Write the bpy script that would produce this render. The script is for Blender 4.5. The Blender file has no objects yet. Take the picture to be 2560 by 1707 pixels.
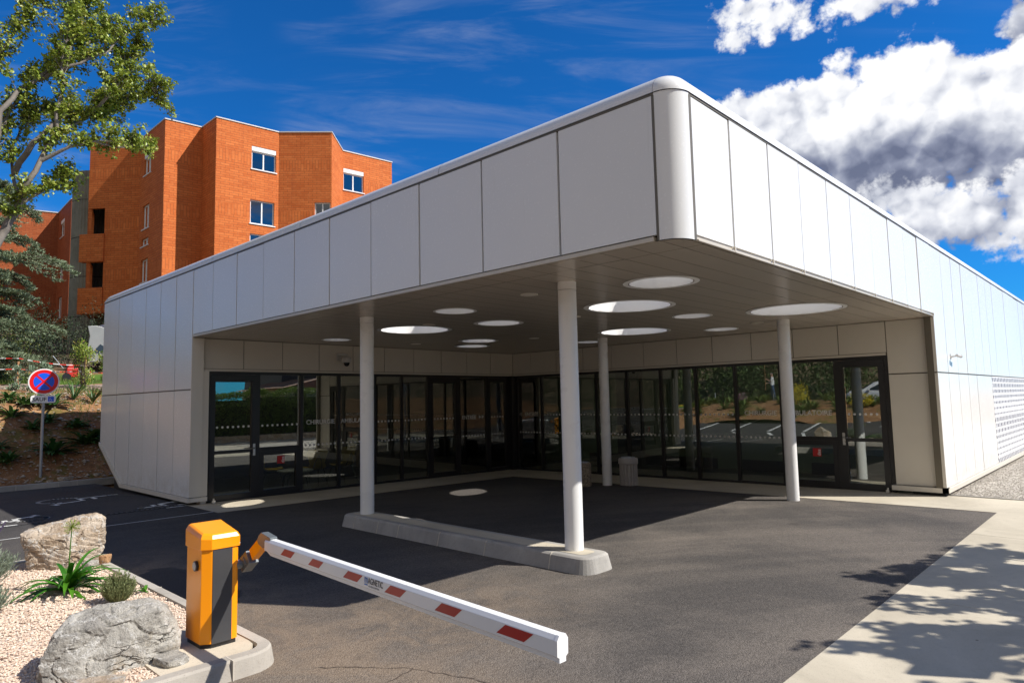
import bpy, bmesh, math, random
from mathutils import Vector, Matrix, noise
from mathutils.geometry import delaunay_2d_cdt
random.seed(7)
scene = bpy.context.scene
COL = scene.collection
R = math.radians

# ------------------------------------------------------------------ camera
F, YAW, PITCH, ROLL = 1671.1, 0.763003, 0.0884966, -0.0214991
cam = bpy.data.cameras.new('camera')
cam.sensor_width = 36.0
cam.lens = F / 2560 * 36.0
cam.clip_start, cam.clip_end = 0.05, 3000
cob = bpy.data.objects.new('camera', cam); COL.objects.link(cob)
fw = Vector((math.cos(PITCH)*math.cos(YAW), math.cos(PITCH)*math.sin(YAW), math.sin(PITCH)))
r0 = fw.cross(Vector((0, 0, 1))).normalized(); u0 = r0.cross(fw)
rr = r0*math.cos(ROLL)+u0*math.sin(ROLL); uu = -r0*math.sin(ROLL)+u0*math.cos(ROLL)
m = Matrix((rr, uu, -fw)).transposed().to_4x4()
m.translation = Vector((-4.61635, -2.56307, 1.7))
cob.matrix_world = m
scene.camera = cob

# ------------------------------------------------------------------ sun, sky, exposure
SUN = Vector((0.53, -0.86, 1.0)).normalized()
sl = bpy.data.lights.new('sun', 'SUN'); sl.energy = 5.0; sl.angle = R(0.53); sl.color = (1.0, 0.95, 0.87)
so = bpy.data.objects.new('sun', sl); COL.objects.link(so)
so.rotation_euler = SUN.to_track_quat('Z', 'Y').to_euler(); so.location = (20, -28, 40)
scene.view_settings.view_transform = 'Standard'
scene.view_settings.look = 'None'
scene.view_settings.exposure = 0.42
scene.view_settings.gamma = 1.0

world = bpy.data.worlds.new('World'); scene.world = world; world.use_nodes = True
NT = world.node_tree; NT.nodes.clear()
class NB:
    """small node helper"""
    def __init__(s, nt): s.nt = nt
    def n(s, typ, **kw):
        nd = s.nt.nodes.new(typ)
        for k, v in kw.items():
            if k == 'ins':
                for a, b in v.items():
                    if isinstance(b, bpy.types.NodeSocket): s.nt.links.new(b, nd.inputs[a])
                    else: nd.inputs[a].default_value = b
            else: setattr(nd, k, v)
        return nd
    def math(s, op, a, b=0.0, c=0.0, clamp=False):
        return s.n('ShaderNodeMath', operation=op, use_clamp=clamp, ins={0: a, 1: b, 2: c}).outputs[0]
    def vmath(s, op, a, b=(0, 0, 0), scale=None):
        nd = s.n('ShaderNodeVectorMath', operation=op, ins={0: a, 1: b})
        if scale is not None: nd.inputs['Scale'].default_value = scale
        return nd.outputs['Value'] if op in ('DOT_PRODUCT', 'LENGTH', 'DISTANCE') else nd.outputs['Vector']
    def step(s, x, lo, hi, o0=0.0, o1=1.0):
        nd = s.n('ShaderNodeMapRange', interpolation_type='SMOOTHSTEP', clamp=True,
                 ins={'Value': x, 'From Min': lo, 'From Max': hi, 'To Min': o0, 'To Max': o1})
        return nd.outputs['Result']
    def mix(s, f, a, b, blend='MIX'):
        nd = s.n('ShaderNodeMix', data_type='RGBA', blend_type=blend)
        for sock, v in ((nd.inputs['Factor'], f), (nd.inputs[6], a), (nd.inputs[7], b)):
            if isinstance(v, bpy.types.NodeSocket): s.nt.links.new(v, sock)
            else: sock.default_value = v if not isinstance(v, tuple) or len(v) == 4 else (*v, 1)
        return nd.outputs[2]
    def noise(s, vec, scale, detail=4, rough=0.5, dist=0.0):
        nd = s.n('ShaderNodeTexNoise', ins={'Vector': vec, 'Scale': scale, 'Detail': detail, 'Roughness': rough, 'Distortion': dist})
        return nd.outputs['Fac']
    def ramp(s, f, stops):
        nd = s.n('ShaderNodeValToRGB', ins={'Fac': f}); cr = nd.color_ramp
        while len(cr.elements) < len(stops): cr.elements.new(0.5)
        for e, (p, c) in zip(cr.elements, stops): e.position = p; e.color = (*c, 1)
        return nd.outputs[0]
    def combine(s, x, y, z=0.0):
        return s.n('ShaderNodeCombineXYZ', ins={0: x, 1: y, 2: z}).outputs[0]

def build_world():
    b = NB(NT)
    tc = b.n('ShaderNodeTexCoord').outputs['Generated']
    d = b.vmath('NORMALIZE', tc)
    sky = b.n('ShaderNodeTexSky', sky_type='NISHITA', sun_disc=False, sun_elevation=math.asin(SUN.z),
              sun_rotation=math.atan2(SUN.x, SUN.y), altitude=200.0, air_density=1.0, dust_density=0.25, ozone_density=3.0)
    skyc = b.mix(1.0, sky.outputs[0], (0.07, 0.51, 1.00), 'MULTIPLY')
    c0 = Vector((0.933327, 0.209593, 0.291498)).normalized()
    Rr = c0.cross(Vector((0, 0, 1))).normalized(); U = Rr.cross(c0)
    dc = b.vmath('DOT_PRODUCT', d, tuple(c0))
    dcs = b.math('MAXIMUM', dc, 0.05)
    u = b.math('DIVIDE', b.vmath('DOT_PRODUCT', d, tuple(Rr)), dcs)
    v = b.math('DIVIDE', b.vmath('DOT_PRODUCT', d, tuple(U)), dcs)
    uv = b.combine(u, v)
    front = b.step(dc, 0.3, 0.5)
    BL = [(-0.145, 0.085, 0.105, 0.050), (-0.053, 0.059, 0.099, 0.075), (0.019, 0.058, 0.082, 0.082), (0.084, 0.033, 0.072, 0.082),
          (0.131, -0.033, 0.073, 0.129), (0.036, -0.035, 0.091, 0.063), (0.078, -0.101, 0.065, 0.04), (-0.003, -0.001, 0.08, 0.059),
          (-0.091, 0.203, 0.08, 0.037), (-0.018, 0.200, 0.09, 0.040), (-0.142, 0.227, 0.037, 0.018), (0.133, 0.122, 0.025, 0.051),
          (-0.18, 0.192, 0.014, 0.007), (0.22, 0.05, 0.1, 0.12), (0.3, -0.02, 0.12, 0.06), (-0.05, 0.27, 0.1, 0.03)]
    def lumps(p, k0, n, amp=0.5, gain=0.52):
        """piled round puffs: smooth cells at ever finer scale"""
        tot = None; sc = k0; am = amp
        for i in range(n):
            w_ = b.vmath('ADD', p, b.vmath('SCALE', b.vmath('SUBTRACT', b.n('ShaderNodeTexNoise', noise_dimensions='2D', ins={'Vector': p, 'Scale': sc*1.7, 'Detail': 1.0, 'Roughness': 0.5}).outputs['Color'], (0.5, 0.5, 0.5)), scale=0.55/sc))
            vd = b.n('ShaderNodeTexVoronoi', feature='F1', voronoi_dimensions='2D', ins={'Vector': w_, 'Scale': sc}).outputs['Distance']
            t = b.math('MULTIPLY', b.math('SUBTRACT', 0.30, b.math('MULTIPLY', vd, vd)), am*1.3)
            tot = t if tot is None else b.math('ADD', tot, t); sc *= 2.1; am *= gain
        return tot
    def body(p, bl):
        acc = None
        for (cx, cy, ax, ay) in bl:
            q = b.vmath('MULTIPLY', b.vmath('SUBTRACT', p, (cx, cy, 0)), (1/ax, 1/ay, 0))
            t = b.math('SUBTRACT', 1.0, b.vmath('LENGTH', q))
            t = b.math('MULTIPLY', t, min(ax, ay)/0.08 if min(ax, ay) < 0.05 else 1.0)
            acc = t if acc is None else b.math('SMOOTH_MAX', acc, t, 0.10)
        return acc
    l0 = lumps(uv, 12.0, 5); l1 = lumps(b.vmath('ADD', uv, (-0.010, 0.014, 0)), 12.0, 3); l0s = lumps(uv, 12.0, 3)
    fine = b.noise(uv, 45.0, 8, 0.62); low = b.noise(b.vmath('ADD', uv, (0.31, 0.12, 0)), 7.0, 4, 0.55)
    wisp = b.math('ADD', b.math('MULTIPLY', l0, 0.85), b.math('MULTIPLY', b.math('SUBTRACT', fine, 0.5), 0.75))
    relief = b.math('ADD', b.math('MULTIPLY', b.math('SUBTRACT', l0s, l1), 2.6), b.math('MULTIPLY', b.math('SUBTRACT', fine, 0.5), 0.6))
    relief = b.math('ADD', relief, b.math('MULTIPLY', b.math('SUBTRACT', low, 0.5), 2.2))
    GROUPS = [([(0.150, 0.122, 0.040, 0.060), (0.21, 0.16, 0.07, 0.06)], 0.40, 0.35, 0.05),
              ([(-0.095, 0.210, 0.070, 0.028), (-0.018, 0.210, 0.085, 0.030), (-0.142, 0.227, 0.037, 0.018), (-0.05, 0.27, 0.1, 0.03), (-0.18, 0.192, 0.014, 0.008)], 0.80, 0.35, 0.04),
              ([(-0.150, 0.075, 0.100, 0.050), (-0.053, 0.059, 0.099, 0.075), (0.019, 0.050, 0.082, 0.090), (0.090, 0.028, 0.078, 0.085), (0.150, 0.0, 0.08, 0.09), (-0.003, -0.001, 0.085, 0.055), (0.22, 0.02, 0.1, 0.10)], 0.90, 0.80, 0.075),
              ([(0.000, -0.055, 0.045, 0.030), (0.035, -0.078, 0.055, 0.034), (0.085, -0.092, 0.060, 0.042), (0.140, -0.080, 0.06, 0.05), (0.21, -0.09, 0.08, 0.05)], 0.76, 0.50, 0.040)]
    clouds = []
    for bl, top, drop, up in GROUPS:
        a0 = body(uv, bl); a1 = body(b.vmath('ADD', uv, (-0.4*up, up, 0)), bl)
        D = b.math('ADD', a0, wisp)
        al = b.math('MULTIPLY', b.step(D, 0.0, 0.26), front)
        lit = b.math('SUBTRACT', top, b.math('MULTIPLY', b.step(a1, 0.0, 0.75), drop))
        lit = b.math('ADD', lit, b.math('MULTIPLY', relief, 0.46), clamp=True)
        cc = b.ramp(lit, [(0.0, (0.15, 0.175, 0.27)), (0.25, (0.28, 0.31, 0.42)), (0.50, (0.50, 0.53, 0.62)), (0.75, (0.80, 0.82, 0.88)), (1.0, (1.06, 1.06, 1.06))])
        clouds.append((al, b.vmath('SCALE', cc, scale=7.8)))
    # thin cirrus over the left half
    st = b.vmath('MULTIPLY', b.vmath('ADD', uv, b.combine(b.math('MULTIPLY', v, 1.2), b.math('MULTIPLY', u, 0.25))), (2.2, 11.0, 1))
    ci = b.noise(st, 1.6, 8, 0.62, 0.6)
    cm = b.noise(uv, 2.3, 2, 0.5)
    cir = b.math('MULTIPLY', b.step(ci, 0.44, 0.85), b.step(cm, 0.34, 0.60))
    cir = b.math('MULTIPLY', b.math('MULTIPLY', cir, front), 0.42)
    out = b.mix(cir, skyc, (3.0, 3.5, 4.9))
    for al, cc in clouds: out = b.mix(al, out, cc)
    # bank of cloud behind the photographer, added as neutral fill light and mirrored in the glass and glossy cladding
    hd = Vector((-0.72, -0.35, 0.25)).normalized()
    bd = b.vmath('DOT_PRODUCT', d, tuple(hd))
    sep = b.n('ShaderNodeSeparateXYZ', ins={0: d}).outputs
    pl = b.vmath('DIVIDE', d, b.combine(b.math('MAXIMUM', sep[2], 0.12), b.math('MAXIMUM', sep[2], 0.12), 1.0))
    bn = b.noise(pl, 1.4, 7, 0.58)
    bm = b.math('ADD', bn, b.math('MULTIPLY', b.math('SUBTRACT', bd, 0.35), 0.5))
    ba = b.math('MULTIPLY', b.step(bm, 0.44, 0.66), b.step(bd, -0.25, 0.3))
    bcol = b.ramp(b.noise(pl, 2.6, 5, 0.6), [(0.25, (0.32, 0.34, 0.42)), (0.7, (0.95, 0.95, 0.95))])
    out = b.mix(ba, out, b.vmath('SCALE', bcol, scale=5.0))
    bg = b.n('ShaderNodeBackground', ins={'Color': out, 'Strength': 0.100})
    o = b.n('ShaderNodeOutputWorld'); NT.links.new(bg.outputs[0], o.inputs['Surface'])
build_world()
world.cycles.sampling_method = 'MANUAL'; world.cycles.sample_map_resolution = 1024

# ------------------------------------------------------------------ materials
def newmat(name):
    mt = bpy.data.materials.new(name); mt.use_nodes = True
    return mt, NB(mt.node_tree), mt.node_tree.nodes['Principled BSDF']
def setp(p, nt, **kw):
    for k, v in kw.items():
        s = p.inputs[k]
        if isinstance(v, bpy.types.NodeSocket): nt.links.new(v, s)
        else: s.default_value = (*v, 1) if isinstance(v, tuple) and len(v) == 3 else v
def M(name, col, rough=0.5, metal=0.0, var=0.08, vscale=3.0, bump=0.0, bscale=60.0, spec=0.5, coat=0.0):
    mt, b, p = newmat(name)
    oc = b.n('ShaderNodeTexCoord').outputs['Object']
    c = tuple(col)
    nz = b.noise(oc, vscale, 6, 0.6)
    lo = tuple(max(0, x*(1-var*2)) for x in c); hi = tuple(min(1, x*(1+var)) for x in c)
    setp(p, mt.node_tree, **{'Base Color': b.mix(nz, lo, hi), 'Roughness': b.step(nz, 0.2, 0.8, rough*0.9, min(1, rough*1.12)), 'Metallic': metal, 'Specular IOR Level': spec})
    if coat: p.inputs['Coat Weight'].default_value = coat; p.inputs['Coat Roughness'].default_value = 0.08
    if bump:
        bn = b.n('ShaderNodeBump', ins={'Strength': bump, 'Distance': 0.02, 'Height': b.noise(oc, bscale, 5, 0.6)})
        mt.node_tree.links.new(bn.outputs[0], p.inputs['Normal'])
    return mt

def cladding_mat():
    mt, b, p = newmat('white_cladding')
    oc = b.n('ShaderNodeTexCoord').outputs['Object']
    nz = b.noise(oc, 0.9, 4, 0.5)
    wav = b.noise(b.vmath('MULTIPLY', oc, (1.0, 1.0, 0.5)), 1.1, 2, 0.4)
    fine = b.noise(oc, 40.0, 3, 0.6)
    streak = b.noise(b.vmath('MULTIPLY', oc, (14.0, 14.0, 0.7)), 1.0, 4, 0.6)
    col = b.mix(nz, (0.76, 0.765, 0.755), (0.82, 0.82, 0.81))
    col = b.mix(b.step(streak, 0.60, 0.85, 0, 0.20), col, (0.45, 0.42, 0.36))
    sz = b.n('ShaderNodeSeparateXYZ', ins={0: oc}).outputs[2]
    foot = b.math('MULTIPLY', b.step(sz, -0.02+0.75, -0.02+0.10), b.step(b.noise(oc, 5.0, 6, 0.7), 0.35, 0.7, 0.0, 0.40))
    col = b.mix(foot, col, (0.50, 0.43, 0.34))
    bn = b.n('ShaderNodeBump', ins={'Strength': 0.10, 'Distance': 0.05, 'Height': wav})
    setp(p, mt.node_tree, **{'Base Color': col, 'Roughness': b.step(fine, 0.3, 0.7, 0.20, 0.28), 'Specular IOR Level': 0.55, 'Normal': bn.outputs[0]})
    return mt
def ceiling_mat():
    mt, b, p = newmat('ceiling_planks')
    oc = b.n('ShaderNodeTexCoord').outputs['Object']
    s = b.n('ShaderNodeSeparateXYZ', ins={0: oc}).outputs
    fy = b.math('FRACT', b.math('DIVIDE', s[1], 0.30))
    seam = b.math('LESS_THAN', fy, 0.03)
    row = b.math('FLOOR', b.math('DIVIDE', s[1], 0.30))
    rn = b.n('ShaderNodeTexWhiteNoise', noise_dimensions='1D', ins={'W': row}).outputs[0]
    fx = b.math('FRACT', b.math('DIVIDE', b.math('SUBTRACT', s[0], 0.45), 4.05))
    seamx = b.math('LESS_THAN', fx, 0.0024)
    sm = b.math('MAXIMUM', seam, seamx)
    base = b.mix(rn, (0.46, 0.41, 0.35), (0.50, 0.45, 0.385))
    base = b.mix(b.noise(oc, 1.5, 5, 0.6), base, (0.48, 0.43, 0.37))
    col = b.mix(sm, base, (0.16, 0.14, 0.12))
    prof = b.step(b.math('ABSOLUTE', b.math('SUBTRACT', fy, 0.5)), 0.46, 0.5, 1.0, 0.0)
    w = b.noise(b.vmath('MULTIPLY', oc, (0.6, 3.0, 1.0)), 1.0, 3, 0.5)
    bn = b.n('ShaderNodeBump', ins={'Strength': 0.5, 'Distance': 0.006, 'Height': prof})
    bn2 = b.n('ShaderNodeBump', ins={'Strength': 0.15, 'Distance': 0.03, 'Height': w, 'Normal': bn.outputs[0]})
    setp(p, mt.node_tree, **{'Base Color': col, 'Roughness': 0.22, 'Specular IOR Level': 0.5, 'Normal': bn2.outputs[0]})
    return mt
def asphalt_mat():
    mt, b, p = newmat('asphalt')
    oc = b.n('ShaderNodeTexCoord').outputs['Object']
    s = b.n('ShaderNodeSeparateXYZ', ins={0: oc}).outputs
    vor = b.n('ShaderNodeTexVoronoi', feature='F1', ins={'Vector': oc, 'Scale': 105.0})
    grain = b.n('ShaderNodeSeparateColor', ins={0: vor.outputs['Color']}).outputs[0]
    big = b.noise(oc, 0.42, 6, 0.62, 0.4)
    mid = b.noise(oc, 2.2, 6, 0.68, 0.8)
    # tyre sweeps: long arcs worn into the surface
    cx = b.math('SUBTRACT', s[0], -3.5); cy = b.math('SUBTRACT', s[1], -7.5)
    rad = b.math('SQRT', b.math('ADD', b.math('MULTIPLY', cx, cx), b.math('MULTIPLY', cy, cy)))
    arc = b.noise(b.combine(b.math('MULTIPLY', rad, 2.4), b.math('MULTIPLY', s[0], 0.12), 0.0), 1.0, 5, 0.6)
    dark = b.mix(grain, (0.040, 0.036, 0.033), (0.102, 0.091, 0.083))
    worn = b.mix(grain, (0.098, 0.083, 0.071), (0.188, 0.163, 0.140))
    f = b.math('ADD', b.step(big, 0.36, 0.62, 0.0, 0.8), b.step(arc, 0.40, 0.64, -0.12, 0.18), clamp=True)
    col = b.mix(f, dark, worn)
    fresh_and_shade = b.math('MULTIPLY', b.step(s[1], 8.60, 8.66), 1.0)
    fresh_and_shade = b.math('MAXIMUM', fresh_and_shade, b.step(s[1], 2.6, 4.4, 0.0, 0.7))  # canopy shade painted in: asphalt colour darkens inwards from the shadow edge
    col = b.mix(b.math('MULTIPLY', fresh_and_shade, 0.72), col, b.mix(grain, (0.022, 0.022, 0.025), (0.060, 0.059, 0.062)))
    # dusty ochre near the barrier kerb
    dx = b.math('SUBTRACT', s[0], -1.5); dy = b.math('SUBTRACT', s[1], 1.75)
    dd = b.math('SQRT', b.math('ADD', b.math('MULTIPLY', dx, dx), b.math('MULTIPLY', b.math('MULTIPLY', dy, dy), 2.2)))
    dust = b.math('MULTIPLY', b.step(dd, 2.4, 0.15), b.step(mid, 0.34, 0.60, 0.15, 0.75))
    # dust washed along the planted kerb
    dk = b.math('MULTIPLY', b.step(b.math('ABSOLUTE', b.math('ADD', s[0], 2.2)), 1.1, 0.1), b.step(mid, 0.35, 0.6, 0.35, 0.85))
    dk = b.math('MULTIPLY', dk, b.step(s[1], 7.0, 5.6))
    col = b.mix(b.math('MAXIMUM', dust, dk), col, b.mix(grain, (0.17, 0.125, 0.088), (0.26, 0.20, 0.145)))
    sp = b.noise(oc, 9.0, 3, 0.6)
    col = b.mix(b.step(sp, 0.72, 0.80, 0, 0.4), col, (0.20, 0.175, 0.145))
    # newer, darker asphalt of the parking bays beyond the joint
    ov = b.n('ShaderNodeTexVoronoi', feature='F1', ins={'Vector': b.vmath('ADD', oc, b.vmath('SCALE', b.n('ShaderNodeTexNoise', ins={'Vector': oc, 'Scale': 9.0, 'Detail': 4.0}).outputs['Color'], scale=0.16)), 'Scale': 0.75}).outputs['Distance']
    col = b.mix(b.step(ov, 0.10, 0.03, 0, 0.40), col, (0.03, 0.026, 0.023))
    sc = b.noise(b.vmath('MULTIPLY', b.vmath('ADD', oc, (3.0, 1.0, 0.0)), (1.3, 7.0, 1.0)), 1.6, 5, 0.7)
    col = b.mix(b.step(sc, 0.66, 0.78, 0, 0.45), col, (0.28, 0.25, 0.21))
    # water trickled out beside the kerb
    wx = b.math('SUBTRACT', s[0], -2.0); wy = b.math('SUBTRACT', s[1], 4.35)
    wd = b.math('SQRT', b.math('ADD', b.math('MULTIPLY', b.math('MULTIPLY', wx, wx), 9.0), b.math('MULTIPLY', b.math('MULTIPLY', wy, wy), 0.75)))
    wet = b.step(b.math('ADD', wd, b.math('MULTIPLY', mid, 0.7)), 1.18, 1.12)
    ex = b.math('SUBTRACT', s[0], 0.0); ey = b.math('SUBTRACT', s[1], 12.7)
    wd2 = b.math('SQRT', b.math('ADD', b.math('MULTIPLY', b.math('MULTIPLY', ex, ex), 4.0), b.math('MULTIPLY', b.math('MULTIPLY', ey, ey), 1.6)))
    wet = b.math('MAXIMUM', wet, b.step(b.math('ADD', wd2, b.math('MULTIPLY', mid, 0.6)), 1.1, 1.0))
    col = b.mix(b.math('MULTIPLY', wet, 0.85), col, (0.018, 0.014, 0.013))
    # cracks with dirt near the camera
    ck = b.n('ShaderNodeTexVoronoi', feature='DISTANCE_TO_EDGE', ins={'Vector': b.vmath('ADD', oc, b.vmath('SCALE', b.n('ShaderNodeTexNoise', ins={'Vector': oc, 'Scale': 6.0}).outputs['Color'], scale=0.12)), 'Scale': 0.55}).outputs[0]
    near = b.math('MULTIPLY', b.step(s[0], -1.25, -1.5), b.step(s[1], 1.9, 1.6))
    crack = b.math('MULTIPLY', b.step(ck, 0.014, 0.004), 0.0)
    col = b.mix(crack, col, (0.10, 0.06, 0.035))
    h = b.math('ADD', b.math('MULTIPLY', vor.outputs['Distance'], -1.2), b.math('MULTIPLY', b.noise(oc, 75.0, 3, 0.6), 0.7))
    h = b.math('SUBTRACT', h, b.math('MULTIPLY', crack, 1.5))
    bn = b.n('ShaderNodeBump', ins={'Strength': 0.6, 'Distance': 0.008, 'Height': h})
    setp(p, mt.node_tree, **{'Base Color': col, 'Roughness': b.math('SUBTRACT', 0.88, b.math('MULTIPLY', wet, 0.35)), 'Specular IOR Level': 0.35, 'Normal': bn.outputs[0]})
    return mt
def concrete_mat(name, a, c, grain=1.0):
    mt, b, p = newmat(name)
    oc = b.n('ShaderNodeTexCoord').outputs['Object']
    n1 = b.noise(oc, 0.8, 7, 0.65, 0.5); n2 = b.noise(oc, 9.0, 6, 0.7); n3 = b.noise(oc, 120.0, 2, 0.5)
    col = b.mix(b.step(n1, 0.3, 0.7), a, c)
    col = b.mix(b.step(n2, 0.55, 0.75, 0, 0.35), col, tuple(x*0.6 for x in a))
    col = b.mix(b.step(n3, 0.60, 0.72, 0, 0.35*grain), col, tuple(x*0.45 for x in a))
    st = b.n('ShaderNodeTexVoronoi', feature='F1', ins={'Vector': oc, 'Scale': 3.0}).outputs['Distance']
    col = b.mix(b.step(st, 0.035, 0.02, 0, 0.8), col, (0.07, 0.055, 0.045))
    bn = b.n('ShaderNodeBump', ins={'Strength': 0.35, 'Distance': 0.006, 'Height': b.math('ADD', n2, b.math('MULTIPLY', n3, 0.6))})
    setp(p, mt.node_tree, **{'Base Color': col, 'Roughness': 0.85, 'Specular IOR Level': 0.3, 'Normal': bn.outputs[0]})
    return mt
def soil_mat():
    mt, b, p = newmat('soil')
    oc = b.n('ShaderNodeTexCoord').outputs['Object']
    s = b.n('ShaderNodeSeparateXYZ', ins={0: oc}).outputs
    n1 = b.noise(oc, 0.9, 8, 0.7, 0.3); n2 = b.noise(oc, 7.0, 8, 0.75); n3 = b.noise(oc, 40.0, 4, 0.6)
    col = b.mix(b.step(n1, 0.3, 0.7), (0.29, 0.14, 0.06), (0.46, 0.28, 0.15))
    col = b.mix(b.step(n2, 0.35, 0.62), col, (0.23, 0.115, 0.055))
    col = b.mix(b.step(n3, 0.58, 0.72, 0, 0.6), col, (0.46, 0.37, 0.27))
    gr = b.step(b.noise(oc, 1.3, 6, 0.7), 0.53, 0.62)
    col = b.mix(b.math('MULTIPLY', gr, b.step(s[1], 17.9, 18.6, 0.55, 0.75)), col, b.mix(n3, (0.045, 0.085, 0.012), (0.12, 0.17, 0.035)))
    # trodden gravel path along the terrace
    wob = b.math('ADD', s[1], b.math('MULTIPLY', b.noise(oc, 0.8, 3, 0.5), 0.8))
    path = b.math('MULTIPLY', b.step(wob, 19.55, 19.75), b.step(wob, 21.7, 21.5))
    col = b.mix(b.math('MULTIPLY', path, 0.9), col, b.mix(n3, (0.24, 0.18, 0.14), (0.42, 0.34, 0.28)))
    lawn = b.math('MULTIPLY', b.step(wob, 21.7, 21.95), b.step(wob, 27.0, 25.5))
    col = b.mix(lawn, col, b.mix(n2, (0.05, 0.13, 0.015), (0.12, 0.21, 0.03)))
    far = b.math('MAXIMUM', b.step(s[1], 26.0, 30.0), b.step(s[0], -27.0, -32.0))
    col = b.mix(far, col, b.mix(b.step(n1, .42, .58), b.mix(n2, (0.03, 0.035, 0.015), (0.07, 0.06, 0.03)), b.mix(n2, (0.10, 0.07, 0.045), (0.26, 0.19, 0.13))))
    h = b.math('ADD', n2, b.math('MULTIPLY', n3, 0.5))
    bn = b.n('ShaderNodeBump', ins={'Strength': 0.9, 'Distance': 0.05, 'Height': h})
    setp(p, mt.node_tree, **{'Base Color': col, 'Roughness': 0.95, 'Specular IOR Level': 0.15, 'Normal': bn.outputs[0]})
    return mt
def gravel_mat(name, cols, scale):
    mt, b, p = newmat(name)
    oc = b.n('ShaderNodeTexCoord').outputs['Object']
    vor = b.n('ShaderNodeTexVoronoi', feature='F1', ins={'Vector': oc, 'Scale': scale})
    g = b.n('ShaderNodeSeparateColor', ins={0: vor.outputs['Color']}).outputs[0]
    rnd = b.n('ShaderNodeNewGeometry').outputs['Random Per Island']
    col = b.ramp(b.math('FRACT', b.math('ADD', g, rnd)), [(i/(len(cols)-1), c) for i, c in enumerate(cols)])
    bn = b.n('ShaderNodeBump', ins={'Strength': 0.8, 'Distance': 0.01, 'Height': b.math('MULTIPLY', vor.outputs['Distance'], -1.0)})
    setp(p, mt.node_tree, **{'Base Color': col, 'Roughness': 0.85, 'Specular IOR Level': 0.3, 'Normal': bn.outputs[0]})
    return mt
def brick_mat(name='orange_brick', k=(1, 1, 1)):
    mt, b, p = newmat(name)
    K = lambda c: tuple(x*y for x, y in zip(c, k))
    uv = b.n('ShaderNodeUVMap').outputs[0]
    s = b.n('ShaderNodeSeparateXYZ', ins={0: uv}).outputs
    def br(vec, w, h):
        nd = b.n('ShaderNodeTexBrick', ins={'Vector': vec, 'Color1': (*K((0.54, 0.130, 0.030)), 1), 'Color2': (*K((0.66, 0.185, 0.048)), 1), 'Mortar': (*K((0.24, 0.075, 0.03)), 1),
                 'Scale': 1.0, 'Mortar Size': 0.009, 'Mortar Smooth': 0.1, 'Bias': 0.0, 'Brick Width': w, 'Row Height': h})
        return nd
    h1 = br(uv, 0.46, 0.13); h2 = br(b.combine(s[1], s[0]), 0.60, 0.16)
    fz = b.math('MODULO', b.math('ADD', s[1], 0.42), 2.92)
    band = b.math('MULTIPLY', b.math('GREATER_THAN', fz, 1.45), b.math('LESS_THAN', fz, 2.05))
    top = b.math('GREATER_THAN', s[1], 16.4)
    bb = b.math('MAXIMUM', band, top)
    col = b.mix(bb, h1.outputs['Color'], h2.outputs['Color'])
    n1 = b.noise(b.vmath('MULTIPLY', uv, (0.5, 1.5, 1)), 1.2, 6, 0.65)
    col = b.mix(b.step(n1, 0.35, 0.75, 0, 0.5), col, K((0.42, 0.095, 0.022)))
    n2 = b.noise(uv, 6.0, 4, 0.7)
    col = b.mix(b.step(n2, 0.45, 0.7, 0, 0.30), col, K((0.70, 0.25, 0.085)))
    dr = b.noise(b.vmath('MULTIPLY', uv, (3.0, 0.15, 1)), 1.0, 4, 0.6)
    col = b.mix(b.step(dr, 0.58, 0.8, 0, 0.35), col, K((0.30, 0.075, 0.03)))
    bn = b.n('ShaderNodeBump', ins={'Strength': 0.3, 'Distance': 0.01, 'Height': b.math('SUBTRACT', 1.0, h1.outputs['Fac'])})
    setp(p, mt.node_tree, **{'Base Color': col, 'Roughness': 0.8, 'Specular IOR Level': 0.2, 'Normal': bn.outputs[0]})
    return mt
def glass_mat(name, refl, tint):
    mt = bpy.data.materials.new(name); mt.use_nodes = True; nt = mt.node_tree; nt.nodes.clear(); b = NB(nt)
    oc = b.n('ShaderNodeTexCoord').outputs['Object']
    bn = b.n('ShaderNodeBump', ins={'Strength': 0.05, 'Distance': 0.02, 'Height': b.noise(oc, 0.9, 2, 0.4)})
    fr = b.n('ShaderNodeFresnel', ins={'IOR': 1.5, 'Normal': bn.outputs[0]}).outputs[0]
    fac = b.math('ADD', fr, refl, clamp=True)
    t = b.n('ShaderNodeBsdfTransparent', ins={'Color': (*tint, 1)})
    g = b.n('ShaderNodeBsdfGlossy', ins={'Color': (0.93, 0.95, 0.93, 1), 'Roughness': 0.0, 'Normal': bn.outputs[0]})
    mx = b.n('ShaderNodeMixShader', ins={0: fac, 1: t.outputs[0], 2: g.outputs[0]})
    o = b.n('ShaderNodeOutputMaterial', ins={0: mx.outputs[0]})
    return mt
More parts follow.
